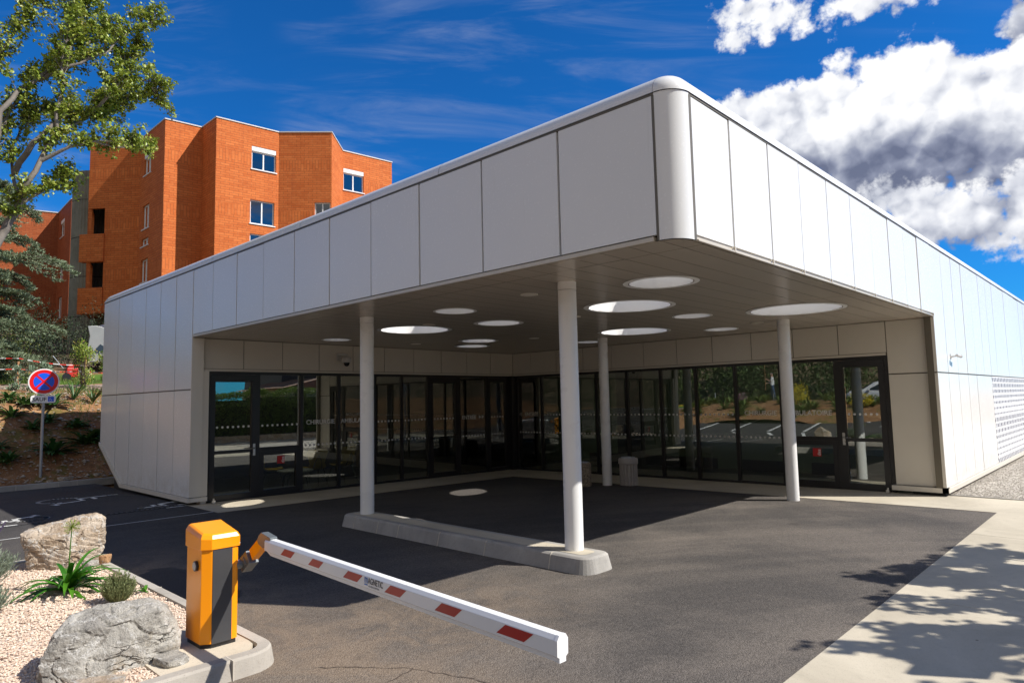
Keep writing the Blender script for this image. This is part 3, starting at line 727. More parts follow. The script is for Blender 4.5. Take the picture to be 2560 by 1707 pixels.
# left end of the tube closes down
vs = []
for t in [k/8*math.pi/2 for k in range(9)]:
    for d, z in prof: vs.append((-.012+d, 14.83+(rc)*math.sin(t)*max(0, (Rt-(z-z0)*(1-math.cos(t))*0+.0))/Rt if False else 14.83+.17*math.sin(t), z0+(z-z0)*max(.0, math.cos(t))))
m_ = len(prof)
for j in range(8): tr.add(vs[j*m_:(j+2)*m_], [(i, i+1, i+1+m_, i+m_) for i in range(m_-1)], 0, True)
tr.build('roof_edge', WHITE, B, merge=True)
tj = MB()
for y in yy[1:-1]:
    pr = [(-.012+d, z) for d, z in prof]; tj.prism([(x*1.0+.003, y-.006, z-.003) for x, z in pr]+[(.42, y-.006, z0)], (0, .012, 0))
tj.build('roof_edge_joint', GAP, B)
# canopy roof: deck and ceiling pierced by the round skylights
HO = [(1.70, 1.22, .34), (3.01, 2.51, .55), (5.31, 1.16, .62), (5.98, 4.40, .61), (2.46, 6.50, .57), (1.44, 4.30, .27), (2.93, 4.94, .335), (4.81, 7.40, .35),
      (5.60, 8.45, .34), (2.32, 8.75, .25), (4.73, 2.51, .275), (7.05, 3.19, .285), (7.07, 6.30, .26)]
def holed(outer, holes, z, flip=False):
    pts = [Vector(p) for p in outer]; fs = [list(range(len(outer)))]; N = 44
    for (x, y, r) in holes:
        o_ = len(pts); pts += [Vector((x+r*math.cos(2*math.pi*k/N), y+r*math.sin(2*math.pi*k/N))) for k in range(N)]; fs.append(list(range(o_, o_+N)))
    v, e, f, *_ = delaunay_2d_cdt(pts, [], fs, 1, 1e-6)
    out = []
    for t in f:
        c = sum((v[i] for i in t), Vector((0, 0)))/len(t)
        if any((c-Vector((x, y))).length < r*.99 for x, y, r in holes): continue
        out.append(list(t)[::-1] if flip else list(t))
    mb = MB(); mb.add([(p.x, p.y, z) for p in v], out); return mb
outer = [(x+.02, y+.02) for x, y in A][::-1]+[]
outer = [(.02, 9.84), ]+[(x+.02, y+.02) for x, y in A]+[(8.34, .02), (8.34, 9.84)]
holed(outer, HO, 2.95, True).build('soffit', CEIL, B)
deck = [(.3, .3), (XE, .3), (XE, 14.9), (.3, 14.9)]
holed(deck, HO, 3.46).build('roof_deck', M('roof_membrane', (.5, .5, .48), .8), B)
pw = MB(); pw.box((.30, .30, 3.3), (.42, 14.9, z0+Rt-.004)); pw.box((.425, .30, 3.3), (XE, .42, z0+Rt-.004)); pw.build('parapet', WHITE, B)
for (x, y, r) in HO:
    zt = 3.46 if (r > .5 and r != .62) else (4.16 if r == .62 else 3.78)
    t = MB(); t.lathe((x, y, 0), [(r, zt), (r, 2.94)], 44); t.lathe((x, y, 0), [(r+.012, 2.94), (r+.07 if r > .3 else r+.03, 2.942)], 44)
    if zt > 3.5: t.lathe((x, y, 0), [(r, zt), (r+.05, zt), (r+.05, 3.46)], 44)
    t.build('skylight', SKYL, B)
    if r <= .35:
        d = MB(); d.lathe((x, y, 0), [(r+.06, zt+.03), (r*.9, zt+.09), (r*.5, zt+.15), (0.001, zt+.17)], 32); dm = d.build('skylight_dome', SKYLD if 'SKYLD' in globals() else SKYL, B)
        bpy.data.objects.remove(dm)
dl = [(1.2, 2.7), (3.3, 3.7), (5.4, 6.4), (2.2, 3.2+2.6), (6.6, 2.3), (4.2, 8.7)]
for x, y in dl:
    d = MB(); d.lathe((x, y, 0), [(.105, 2.949), (.105, 2.943), (.085, 2.943), (.08, 2.96)], 28); d.lathe((x, y, 0), [(.08, 2.946), (.001, 2.946)], 28); d.build('downlight', FASC, B)
# columns
KZ = .155
for x, y, zb in ((.92, 1.90, KZ-.01), (.90, 5.62, KZ-.01), (6.56, 1.84, -.03), (6.66, 5.62, -.08)):
    c = MB(); c.cyl((x, y), .098, zb, 2.86, 40); c.cyl((x, y), .1, 2.865, 2.955, 40); c.build('column', COLW, B)

# recessed walls: A runs along y=9.8, B runs along x=8.3
fa = MB()
aj = [.21, .98, 1.76, 2.56, 3.37, 4.18, 5.0, 5.83, 6.66, 7.49, 8.32]
for a, c in zip(aj, aj[1:]): fa.prism([(a+.008, 9.80+jit(.0015), 2.405), (c-.008, 9.80+jit(.0015), 2.405), (c-.008, 9.80, 2.94), (a+.008, 9.80, 2.94)][::-1], (0, .03, 0))
bj = [.76, 1.55, 2.37, 3.19, 4.03, 4.86, 5.70, 6.58, 7.42, 8.27, 9.13, 9.78]
for a, c in zip(bj, bj[1:]): fa.prism([(8.30+jit(.0015), a+.008, 2.405), (8.30, a+.008, 2.94), (8.30, c-.008, 2.94), (8.30+jit(.0015), c-.008, 2.405)][::-1], (.03, 0, 0))
fa.build('fascia', FASC, B)
fb = MB(); fb.box((.21, 9.815, 2.35), (8.33, 9.90, 2.95)); fb.box((8.315, .76, 2.35), (8.40, 9.80, 2.95)); fb.build('cladding_frame', GAP, B)
fh = MB(); fh.box((.21, 9.795, 2.355), (8.29, 9.812, 2.395)); fh.box((8.295, .78, 2.355), (8.312, 9.79, 2.395)); fh.build('head_flashing', FASC, B)
rt = MB()
rt.box((-.003, 9.695, .14), (.205, 9.725, 2.94)); rt.box((.212, 9.715, .14), (.31, 9.745, 2.36)); rt.box((.205, 9.74, 0), (.30, 9.9, 2.36))
rt.build('return_panel', FASC, B); rt = MB(); rt.box((8.295, .14, .14), (8.325, .752, ZJ-.01)); rt.box((8.295, .14, ZJ+.012), (8.325, .752, 2.94))
rt.box((8.202, .002, .14), (8.322, .128, ZJ-.01)); rt.box((8.202, .002, ZJ+.012), (8.322, .128, 2.94))
rt.build('return_panel', FASC, B)
rg = MB(); rg.box((8.31, .03, .1), (8.34, .76, 2.93)); rg.box((.02, 9.72, .1), (.21, 9.74, 2.93)); rg.build('cladding_frame', GAP, B)

HD = 2.355
def glazing(axis_, spans, pos, side):
    """axis_ 'x': wall A (frames at y=pos), 'y': wall B (frames at x=pos). spans: (a, b, type)"""
    def bx(mb, a, c, z0, z1, d0=0.0, d1=.07):
        if axis_ == 'x': mb.box((a, pos+d0, z0), (c, pos+d1, z1))
        else: mb.box((pos+d0, a, z0), (pos+d1, c, z1))
    def flo(s): return GH(s, 9.8) if axis_ == 'x' else GH(8.3, s)
    fr = MB(); lo, hi = min(s[0] for s in spans), max(s[1] for s in spans)
    bx(fr, lo-.03, hi+.03, HD-.055, HD)
    for s in sorted({round(v, 3) for sp in spans for v in sp[:2]}):
        bx(fr, s-.032, s+.032, flo(s)-.02, HD-.055, -.012, .082)
    for a, c, ty in spans:
        bx(fr, a+.032, c-.032, flo((a+c)/2)-.02, flo((a+c)/2)+.055)
    fr.build('curtain_frame', BLACK, B)
    for a, c, ty in spans:
        f0 = flo((a+c)/2); a1, c1 = a+.034, c-.034
        if ty in ('door', 'door_bar', 'narrow'):
            w = .095 if ty != 'narrow' else .075; f = MB()
            bx(f, a1, a1+w, f0+.02, HD-.06, -.02, .055); bx(f, c1-w, c1, f0+.02, HD-.06, -.02, .055)
            bx(f, a1+w, c1-w, HD-.06-w*1.25, HD-.06, -.02, .055); bx(f, a1+w, c1-w, f0+.02, f0+.02+w*1.1, -.02, .055)
            if ty == 'door': bx(f, a1+w, c1-w, .845, .905, -.018, .053)
            dr_ = f.build('door', BLACK, B)
            p = MB()
            bx(p, a1+w-.01, c1-w+.01, f0+.1, (.85 if ty == 'door' else HD-.1-w), .015, .023)
            if ty == 'door': bx(p, a1+w-.01, c1-w+.01, .90, HD-.1-w, .015, .023)
            p.build('pane', GLASS, dr_)
            if ty == 'door':
                hs = c1-.045 if side > 0 else c1-.05
                h = MB(); bx(h, hs-.022, hs+.022, .78, 1.0, -.03, -.019)
                if axis_ == 'x': h.tube([(hs, pos-.03, .92), (hs, pos-.075, .92), (hs-.13, pos-.075, .915)], .011, 8)
                else: h.tube([(pos-.03, hs, .92), (pos-.075, hs, .92), (pos-.075, hs-.13, .915)], .011, 8)
                h.build('handle', STEEL, dr_)
                hg = MB(); e = a1 if side > 0 else a1
                for z in (.25, 1.2, 1.65, 2.05): bx(hg, e-.02, e+.012, z, z+.1, -.035, -.018)
                hg.build('hinge', BLACK, dr_)
            if ty == 'door_bar':
                h = MB()
                h.tube([(a1+w*.6, pos-.07, .87), (c1-w*.6, pos-.07, .87)], .014, 8); h.box((a1+w*.3, pos-.075, .84), (a1+w*.8, pos-.02, .9)); h.box((c1-w*.8, pos-.075, .84), (c1-w*.3, pos-.02, .9)); h.build('push_bar', BLACK, dr_)
        elif ty == 'vent':
            f = MB(); bx(f, a1, c1, .85, .92, -.005, .07)
            for (z0, z1) in ((f0+.055, f0+.14), (.765, .85)): bx(f, a1, c1, z0, z1, -.016, .06)
            bx(f, a1, a1+.085, f0+.14, .765, -.016, .06); bx(f, c1-.085, c1, f0+.14, .765, -.016, .06)
            vf = f.build('vent_window', BLACK, B); p = MB(); bx(p, a1+.08, c1-.08, f0+.13, .775, .015, .023); p.build('pane', GLASS, vf)
            p = MB(); bx(p, a1-.005, c1+.005, .915, HD-.05, .015, .023); p.build('glass_pane', GLASS, B)
        else:
            p = MB(); bx(p, a1-.005, c1+.005, f0+.05, HD-.05, .015, .023); p.build('glass_pane', GLASS, B)
AS = [(.34, 1.285, 'door'), (1.285, 2.19, 'vent'), (2.19, 3.05, ''), (3.05, 3.95, ''), (3.95, 4.68, ''), (4.68, 5.45, ''), (5.45, 6.42, 'door_bar'), (6.42, 7.37, ''), (7.37, 8.14, 'narrow'), (8.14, 8.28, 'post')]
BS = [(.80, 1.64, 'door'), (1.64, 2.66, 'vent'), (2.66, 3.58, ''), (3.58, 4.46, ''), (4.46, 5.31, ''), (5.31, 6.2, ''), (6.2, 7.07, ''), (7.07, 7.95, ''), (7.95, 8.82, ''), (8.82, 9.68, '')]
AY, BX = 9.835, 8.335
glazing('x', [s for s in AS if s[2] != 'post'], AY, 1); glazing('y', BS, BX, -1)
cn = MB(); cn.box((8.17, 9.68+.03, -.15), (8.42, 9.95, HD)); cn.build('corner_mullion', BLACK, B)
def dots(s0, s1, z, wall, skip=None):
    n_ = int(round((s1-s0)/.098)); mb = MB()
    for k in range(n_):
        s = s0+(s1-s0)*(k+.5)/n_
        pts = [(math.cos(t)*.021, math.sin(t)*.021) for t in [q*math.pi/7 for q in range(14)]]
        if wall == 'A': mb.prism([(s+a, AY+.013, z+c) for a, c in pts], (0, -.002, 0))
        else: mb.prism([(BX+.013, s+a, z+c) for a, c in pts][::-1], (-.002, 0, 0))
    return mb
def addmb(d, s):
    o_ = len(d.v); d.v += s.v; d.f += [[i+o_ for i in f] for f in s.f]; d.mi += s.mi; d.sm += s.sm
for a, c, z in [(.47, 1.16, 1.33), (1.33, 2.15, 1.33), (4.0, 4.64, 1.31), (4.73, 5.4, 1.31), (5.6, 6.27, 1.31), (7.5, 8.0, 1.30),
                (2.25, 3.0, .90), (3.1, 3.9, .90), (4.0, 4.64, .89), (4.73, 5.4, .885), (6.5, 7.3, .86), (7.5, 8.0, .86)]: dots(a, c, z, 'A').build('frosted_dot_row', DOT, B)
for a, c, z in [(.95, 1.5, 1.33)]+[(a_+.04, c_-.04, 1.33) for a_, c_, t in BS[3:9]]+[(a_+.04, c_-.04, .88) for a_, c_, t in BS[2:]]: dots(a, c, z, 'B').build('frosted_dot_row', DOT, B)
A_ = dict(ux=(1, 0, 0), uz=(0, 0, 1)); B_ = dict(ux=(0, -1, 0), uz=(0, 0, 1))
def lab(t, s, mat, p, n='glass_lettering', **k): return text_mesh(t, s, mat, n, B, p, k['ux'], k['uz'], k.get('off', 0), .0008)
lab('CHIRURGIE', .128, LET, (2.30, AY+.011, 1.315), off=.0015, **A_); lab('AMBULATOIRE', .128, LET, (3.10, AY+.011, 1.315), off=.0015, **A_)
lab('ENTRÉE', .135, LET, (6.52, AY+.011, 1.27), off=.0015, **A_)
lab('ENTRÉE', .135, LET, (BX+.011, 9.42, 1.30), off=.0015, **B_)
lab('CHIRURGIE', .128, LET, (BX+.011, 3.42, 1.315), off=.0015, **B_); lab('AMBULATOIRE', .128, LET, (BX+.011, 2.60, 1.315), off=.0015, **B_)
ar = MB()
def tri(wall, s, z, d, h=.045):
    if wall == 'A': ar.prism([(s, AY+.013, z-h), (s, AY+.013, z+h), (s+d, AY+.013, z)], (0, -.002, 0))
    else: ar.prism([(BX+.013, s, z-h), (BX+.013, s, z+h), (BX+.013, s+d, z)], (-.002, 0, 0))
tri('A', 3.98-.1, 1.36, .06); tri('A', 7.09, 1.315, .08); tri('A', 7.19, 1.315, .08); tri('B', 9.53, 1.345, .08); tri('B', 9.63-.18+.09, 1.345, .08)
ar.build('glass_arrows', LET, B)
RED = M('red_sticker', (.50, .02, .02), .5); WH = M('white_print', (.8, .8, .8), .5)
st = MB(); st.box((1.69, AY+.012, .585), (1.84, AY+.014, .735)); st.build('red_sticker', RED, B); st = MB(); st.box((BX+.012, 1.98, .555), (BX+.014, 2.13, .705)); st.build('red_sticker', RED, B)
text_mesh('des', .085, WH, 'sticker_script', B, (1.83, AY+.010, .60), (0, 0, 1), (-1, 0, 0), .001, .0006)
text_mesh('des', .085, WH, 'sticker_script', B, (BX+.010, 1.99, .57), (0, 0, 1), (0, 1, 0), .001, .0006)
# small metal stops at the feet of the doors
for (x, y) in ((.40, 9.66), (8.18, .86)):
    d = MB(); d.box((x-.03, y-.025, 0), (x+.03, y+.025, .05)); d.cyl((x, y), .018, .05, .085, 12); d.build('door_stop', STEEL, B)

# interior of the hall behind the glass
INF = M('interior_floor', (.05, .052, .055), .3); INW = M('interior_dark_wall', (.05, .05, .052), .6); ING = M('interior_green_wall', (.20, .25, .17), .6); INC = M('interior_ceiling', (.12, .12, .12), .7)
fi = MB(); fi.box((.26, 9.91, -.2), (12.2, 14.8, -.105)); fi.box((8.42, .5, -.2), (12.2, 9.905, -.105)); fi.build('hall_floor', INF, B)
wi = MB(); wi.box((.26, 14.7, -.1), (12.2, 14.8, 2.62)); wi.box((.26, 9.95, -.1), (.32, 14.7, 2.62)); wi.build('hall_wall', INW, B)
wi = MB(); wi.box((11.2, 2.6, -.1), (11.3, 14.7, 2.62)); wi.box((8.42, .46, -.1), (12.2, .52, 2.62)); wi.box((11.9, .55, -.1), (12.0, 2.6, 2.62)); g1 = wi.build('hall_wall', ING, B); g1['label'] = 'pale green inner wall'
sb = MB()
for a, c in ((2.62, 3.2), (3.7, 4.9), (5.5, 9.5)): sb.box((11.17, a, -.1), (11.195, c, .16))
sb.build('baseboard', BLACK, B)
ci = MB(); ci.box((.26, 9.91, 2.62), (12.2, 14.8, 2.7)); ci.box((8.42, .5, 2.62), (12.2, 9.905, 2.7)); ci.build('hall_ceiling', INC, B)
pt = MB(); pt.box((4.6, 12.2, -.1), (5.6, 12.5, 2.6)); pt.box((9.9, 6.9, -.1), (10.1, 7.6, 2.6)); pt.box((7.2, 12.0, -.1), (7.4, 14.6, 2.6)); pt.build('hall_partition', INW, B)
cd = MB()
for x in (9.4, 10.0): cd.box((x, 3.4, -.1), (x+.02, 3.5, 2.2))
em, b_, p_ = newmat('lit_lamp'); setp(p_, em.node_tree, **{'Base Color': (.9, .9, .85), 'Emission Color': (1., .93, .8), 'Emission Strength': 50.0})
for (x, y) in ((1.9, 11.0), (2.9, 12.6), (5.2, 10.9), (5.4, 13.2), (9.3, 8.4), (9.6, 4.9), (9.8, 2.6)):
    e = MB(); e.box((x-.15, y-.045, 2.604), (x+.15, y+.045, 2.618)); e.build('ceiling_lamp', em, B)
# ------------------------------------------------------------------ furniture seen through the glass
YEL = M('yellow_plastic', (.62, .42, .02), .35); CHR = M('chrome', (.75, .75, .75), .12, 1.0); TT = M('table_white', (.75, .75, .72), .3)
def shell_chair(label, x, y, rz):
    c = root('shell_chair', label, 'chair', (0, 0, 0), 'yellow chairs inside the hall')
    s = MB(); n_ = 9; V = []
    prof = [(-.22, .45, .20), (-.08, .42, .23), (.10, .42, .235), (.19, .46, .20), (.22, .56, .17), (.235, .68, .21), (.25, .80, .24), (.255, .86, .20)]
    for (py, pz, hw) in prof:
        for k in range(n_): t = (k/(n_-1)*2-1); V.append((t*hw, py-.05*t*t*(1 if pz > .5 else 0), pz+.03*t*t*(0 if pz > .5 else 1)))
    fs = [(i*n_+k, i*n_+k+1, (i+1)*n_+k+1, (i+1)*n_+k) for i in range(len(prof)-1) for k in range(n_-1)]
    s.add(V, fs, 0, True); s.add([(a, b2+.012, c2-.01) for a, b2, c2 in V], [f[::-1] for f in fs], 0, True)
    s.build('seat_shell', YEL, c)
    for sx in (-1, 1):
        l = MB(); l.tube([(sx*.16, -.16, .42), (sx*.19, -.22, .2), (sx*.22, -.27, 0)], .011, 8); l.build('leg', CHR, c)
        l = MB(); l.tube([(sx*.16, .15, .42), (sx*.19, .22, .2), (sx*.23, .30, 0)], .011, 8); l.build('leg', CHR, c)
    b3 = MB(); b3.tube([(-.10, .2, .44), (-.07, .27, .6), (0, .275, .72), (.07, .27, .6), (.10, .2, .44)], .01, 8); b3.build('back_brace', CHR, c)
    c.location = (x, y, -.105); c.rotation_euler = (0, 0, rz); return c
shell_chair('yellow shell chair with chrome legs seen through the glass left of the foremost yellow one', 2.35, 11.35, R(70))
shell_chair('yellow shell chair seen from behind through the pane lettered CHIRURGIE', 3.05, 10.85, R(172))
shell_chair('yellow shell chair seen through the glass just left of the kerb-end column', 3.85, 11.0, R(196))
t = root('round_table', 'low round white table with curved chrome legs inside the glass', 'table', (2.45, 10.55, -.105))
b = MB(); b.lathe((2.45, 10.55, -.105), [(.001, .47), (.36, .47), (.37, .455), (.36, .44), (.001, .44)], 36); b.build('table_top', TT, t)
for k in range(4):
    a = k*math.pi/2+.5; l = MB(); l.tube([(2.45+.1*math.cos(a), 10.55+.1*math.sin(a), .33), (2.45+.25*math.cos(a), 10.55+.25*math.sin(a), .24), (2.45+.33*math.cos(a), 10.55+.33*math.sin(a), -.1)], .013, 8); l.build('leg', CHR, t)

# ------------------------------------------------------------------ security cameras, bins, island kerb
CAMW = M('camera_housing', (.62, .61, .59), .35); LENS = M('dark_dome', (.01, .01, .012), .05)
s = root('dome_camera', 'white dome security camera on a wall arm above the glass doors', 'security camera', (3.02, 9.80, 2.66))
b = MB(); b.box((2.96, 9.775, 2.62), (3.06, 9.80, 2.78)); b.tube([(3.01, 9.78, 2.74), (3.02, 9.62, 2.745), (3.04, 9.53, 2.73), (3.04, 9.53, 2.68)], .024, 12); b.build('wall_arm', CAMW, s)
b = MB(); b.lathe((3.04, 9.53, 0), [(.001, 2.70), (.05, 2.695), (.085, 2.665), (.095, 2.62), (.09, 2.58), (.07, 2.565), (.001, 2.565)], 28); b.build('housing', CAMW, s)
b = MB(); b.lathe((3.04, 9.53, 0), [(.062, 2.566), (.060, 2.54), (.045, 2.505), (.02, 2.49), (.001, 2.487)], 24); b.build('lens_dome', LENS, s)
s = root('bullet_camera', 'small white bullet camera on a bracket high on the sunlit facade', 'security camera', (9.3, 0, 2.3))
b = MB(); b.lathe((9.26, -.012, 0), [(.001, 0)], 3) if False else b.box((9.22, -.012, 2.27), (9.31, 0, 2.36)); b.tube([(9.27, -.01, 2.31), (9.27, -.1, 2.32)], .014, 10); b.build('bracket', CAMW, s)
b = MB(); b.tube([(9.21, -.105, 2.325), (9.40, -.125, 2.315)], .026, 16); b.tube([(9.39, -.124, 2.318), (9.42, -.127, 2.315)], .031, 16); b.build('housing', CAMW, s)
AGG = gravel_mat('exposed_aggregate', [(.13, .10, .07), (.34, .27, .18), (.20, .15, .10), (.45, .38, .28)], 42); BING = concrete_mat('bin_concrete', (.34, .31, .29), (.46, .43, .40))
zb = GH(6.75, 5.2)
s = root('litter_bin', 'fluted grey concrete litter bin with a smooth rim beside the rear column', 'bin', (6.78, 5.18, zb))
b = MB(); N = 120; pr = [(0.02), (.44)]; vs = []
for z in (.02, .44):
    for k in range(N):
        a = 2*math.pi*k/N; r = .164+.015*(1 if math.sin(k/N*2*math.pi*17) > .1 else -1); vs.append((6.78+r*math.cos(a), 5.18+r*math.sin(a), zb+z))
b.add(vs, [(k, (k+1) % N, N+(k+1) % N, N+k) for k in range(N)], 0, False); b.build('body', BING, s)
b = MB(); b.lathe((6.78, 5.18, zb), [(.165, .43), (.188, .435), (.195, .45), (.195, .53), (.180, .555), (.14, .56), (.13, .54), (.128, .40), (.001, .39)], 40); b.build('rim', BING, s)
b = MB(); b.lathe((6.78, 5.18, zb), [(.134, .555), (.134, .575), (.126, .575), (.126, .45)], 40); b.build('liner_ring', GALV, s)
zb = GH(6.2, 5.9)
s = root('aggregate_bin', 'round brown pebble-dash litter bin half hidden behind the front column', 'bin', (6.24, 5.94, zb))
b = MB(); b.lathe((6.24, 5.94, zb), [(.18, .0), (.19, .02), (.19, .44), (.182, .47), (.15, .475), (.145, .3), (.001, .29)], 40); b.build('body', AGG, s)
b = MB(); b.lathe((6.24, 5.94, zb), [(.152, .47), (.152, .485), (.138, .485), (.138, .40)], 36); b.build('liner_ring', GALV, s)

def kerb_loop(poly, top, inset, z0, n=None):
    """battered kerb: outer base polygon, inset rounded top"""
    cx = sum(p[0] for p in poly)/len(poly); cy = sum(p[1] for p in poly)/len(poly); L = len(poly); rings = []
    def off(d):
        out = []
        for i in range(L):
            a, c, e = Vector(poly[i-1]), Vector(poly[i]), Vector(poly[(i+1) % L]); d1 = (c-a).normalized(); d2 = (e-c).normalized()
            n1 = Vector((-d1.y, d1.x)); n2 = Vector((-d2.y, d2.x)); bis = (n1+n2); bis = bis/max(.4, bis.length_squared)*2 if bis.length > 1e-6 else n1
            out.append(c+bis*d)
        return out
    return off
def roundrect(x0, y0, x1, y1, r, n=6):
    pts = []
    for cx, cy, a0 in ((x1-r, y0+r, -90), (x1-r, y1-r, 0), (x0+r, y1-r, 90), (x0+r, y0+r, 180)):
        for k in range(n+1): a = R(a0+90*k/n); pts.append((cx+r*math.cos(a), cy+r*math.sin(a)))
    return pts
def kerb(mb, poly, z0, top, batter, rnd=.018):
    off = kerb_loop(poly, 0, 0, 0)
    rings = [(off(0), z0), (off(batter*.8), top-rnd), (off(batter+rnd*.4), top-rnd*.3), (off(batter+rnd), top)]
    L = len(poly); vs = [(p.x, p.y, z) for ring, z in rings for p in ring]
    fs = [(i*L+k, i*L+(k+1) % L, (i+1)*L+(k+1) % L, (i+1)*L+k) for i in range(3) for k in range(L)]+[[3*L+k for k in range(L)]]
    mb.add(vs, fs, 0, False)
IS = M('x', (1, 1, 1))
isl = root('kerb_island', 'long raised concrete kerb island carrying the two front columns', 'kerb', (.9, 3.8, 0))
jy = [2.0, 2.95, 3.75, 4.55, 5.0, 5.55]
mb = MB(); pts = roundrect(.62, 1.50, 1.13, 5.95, .16)
kerb(mb, pts, -.02, KZ, .05)
mb.build('kerb_body', KERBM, isl)
tp = MB(); tp.poly([(x, y, KZ+.003) for x, y in roundrect(.76, 1.66, .99, 5.80, .07)]); tp.build('concrete_infill', CONC, isl)
js = MB()
for y in jy: js.prism([(.616, y, -.02), (.655, y, KZ-.019), (.672, y, KZ+.0015), (.72, y, KZ+.0015), (.72, y, -.02)], (0, .008, 0))
js.build('mortar_joint', M('mortar', (.52, .47, .40), .9), isl)

# ------------------------------------------------------------------ planted bed at the barrier
BZ = .10
kb = root('bed_kerb', 'grey concrete kerb edging the pink gravel bed with a rounded corner', 'kerb', (-2.4, 3.5, 0))
b = MB()
corner = [(-2.36-.22+.22*math.cos(a), 1.72+.22-.22*math.cos(math.pi/2-a) if False else 1.94-.22*math.sin(a)) for a in [k*math.pi/16 for k in range(9)]]
outer = [(-2.36, 6.2)]+corner+[(-5.2, 1.72)]
W = .11
def offp(pl, d):
    out = []
    for i, p in enumerate(pl):
        a = Vector(pl[max(0, i-1)]); c = Vector(pl[min(len(pl)-1, i+1)]); t_ = (c-a).normalized(); nn = Vector((t_.y, -t_.x)); out.append(Vector(p)+nn*d)
    return out
o0, o1, o2, o3 = offp(outer, 0), offp(outer, .022), offp(outer, .034), offp(outer, W)
prof_ = [(o0, -.02), (o1, BZ+.005), (o2, BZ+.02), (o3, BZ+.02), (o3, -.02)]
n_ = len(outer); vs = [(p.x, p.y, z) for ring, z in prof_ for p in ring]
b.add(vs, [(i*n_+k, i*n_+k+1, (i+1)*n_+k+1, (i+1)*n_+k)[::-1] for i in range(4) for k in range(n_-1)])
b.box((-5.2, 6.2, -.02), (-2.36, 6.32, BZ+.02))
b.build('kerb_body', concrete_mat('bed_kerb_concrete', (.33, .30, .26), (.50, .46, .40), 1.3), kb)
j = MB()
for x in (-2.72, -3.35, -4.2): j.box((x, 1.716, -.02), (x+.008, 1.84, BZ+.0215))
for y in (3.05, 3.95, 4.85, 5.6): j.box((-2.468, y, -.02), (-2.384, y+.007, BZ+.0208))
j.build('mortar_joint', bpy.data.materials['mortar'], kb)
pad = MB(); pp = [(-3.10, 1.84), (-2.60, 1.84), (-2.53, 1.88), (-2.485, 1.95), (-2.472, 2.05), (-2.472, 2.62), (-3.10, 2.62)]
pad.prism([(x, y, 0) for x, y in pp], (0, 0, BZ+.012)); tag(pad.build('barrier_pad', concrete_mat('rough_pad_concrete', (.48, .41, .31), (.60, .53, .42), 1.6)), 'rough pale concrete pad under the orange barrier cabinet', 'concrete pad')
bed = MB(); bed.prism([(-5.2, 1.83, 0), (-3.104, 1.83, 0), (-3.104, 2.624, 0), (-2.472, 2.624, 0), (-2.472, 6.2, 0), (-5.2, 6.2, 0)], (0, 0, BZ-.004)); struct(bed.build('gravel_bed', GRAV))
mb = MB()
for i in range(23000):
    x = random.uniform(-4.4, -2.474); y = 1.84+random.random()**1.25*4.35
    if x > -3.10 and y < 2.64 and (x > -3.02): continue
    r = random.uniform(.006, .0125)*(1+.25*(y > 3.5)); z = BZ+r*random.uniform(.0, .5)
    q = [random.uniform(.65, 1.25) for _ in range(6)]; a = random.random()*6.28; tl = random.uniform(-.4, .4)
    vs = [(x+r*q[k]*math.cos(a+k*1.571), y+r*q[k]*math.sin(a+k*1.571), z+r*tl*math.cos(k*1.571)) for k in range(4)]+[(x, y, z+r*q[4]*.75), (x, y, z-r*.6)]
    mb.add(vs, [(0,1,4),(1,2,4),(2,3,4),(3,0,4)])
tag(mb.build('pink_gravel', GRAV), 'pink crushed gravel covering the planted bed', 'gravel', kind='stuff')

def boulder(name, label, loc, dims, rz, seed, cuts, mat, sub=5, disp=.06):
    bm = bmesh.new(); bmesh.ops.create_icosphere(bm, subdivisions=sub, radius=1.0)
    for v in bm.verts:
        p = v.co.copy(); s_ = Vector((math.copysign(abs(p.x)**.5, p.x), math.copysign(abs(p.y)**.5, p.y), math.copysign(abs(p.z)**.5, p.z)))
        p = s_
        for (n, d) in cuts:
            n = Vector(n).normalized(); k = p.dot(n)-d
            if k > 0: p -= n*k*.93
        q = p+Vector((seed, seed*1.7, 0))
        h = noise.fractal(q*1.1, 0.9, 2.1, 4)*.10+noise.fractal(q*3.1, 0.8, 2.2, 5)*disp
        vd, vp = noise.voronoi(q*1.7+Vector((1, 2, 3))); h += (vd[1]-vd[0])*.07-.03; vd, vp = noise.voronoi(q*4.2); h += (vd[1]-vd[0])*.025
        tn = noise.noise(q*1.6+Vector((9, 1, 4)))*1.2+q.z*.8+q.x*.25; h += (round(tn*4)/4-tn)*.22
        rid = 1-abs(noise.noise(q*2.2+Vector((5, 5, 5))))*2
        h += -.05*max(0, rid-.72)*3
        p += p.normalized()*h
        v.co = Vector((p.x*dims[0]/2, p.y*dims[1]/2, (p.z)*dims[2]/2))
    zs = [v.co.z for v in bm.verts]; zm = min(zs)
    for v in bm.verts: v.co.z = v.co.z-zm-.05*dims[2]
    me = bpy.data.meshes.new(name); bm.to_mesh(me); bm.free(); me.materials.append(mat)
    for p in me.polygons: p.use_smooth = sub >= 4 and random.random() > -1
    o = bpy.data.objects.new(name, me); COL.objects.link(o); o.location = loc; o.rotation_euler = (0, 0, rz)
    return o
ROCKG = rock_mat('grey_limestone', (.30, .28, .25), (.56, .53, .47), (.34, .25, .14)); ROCKW = rock_mat('ochre_limestone', (.38, .28, .19), (.60, .51, .41), (.32, .18, .09))
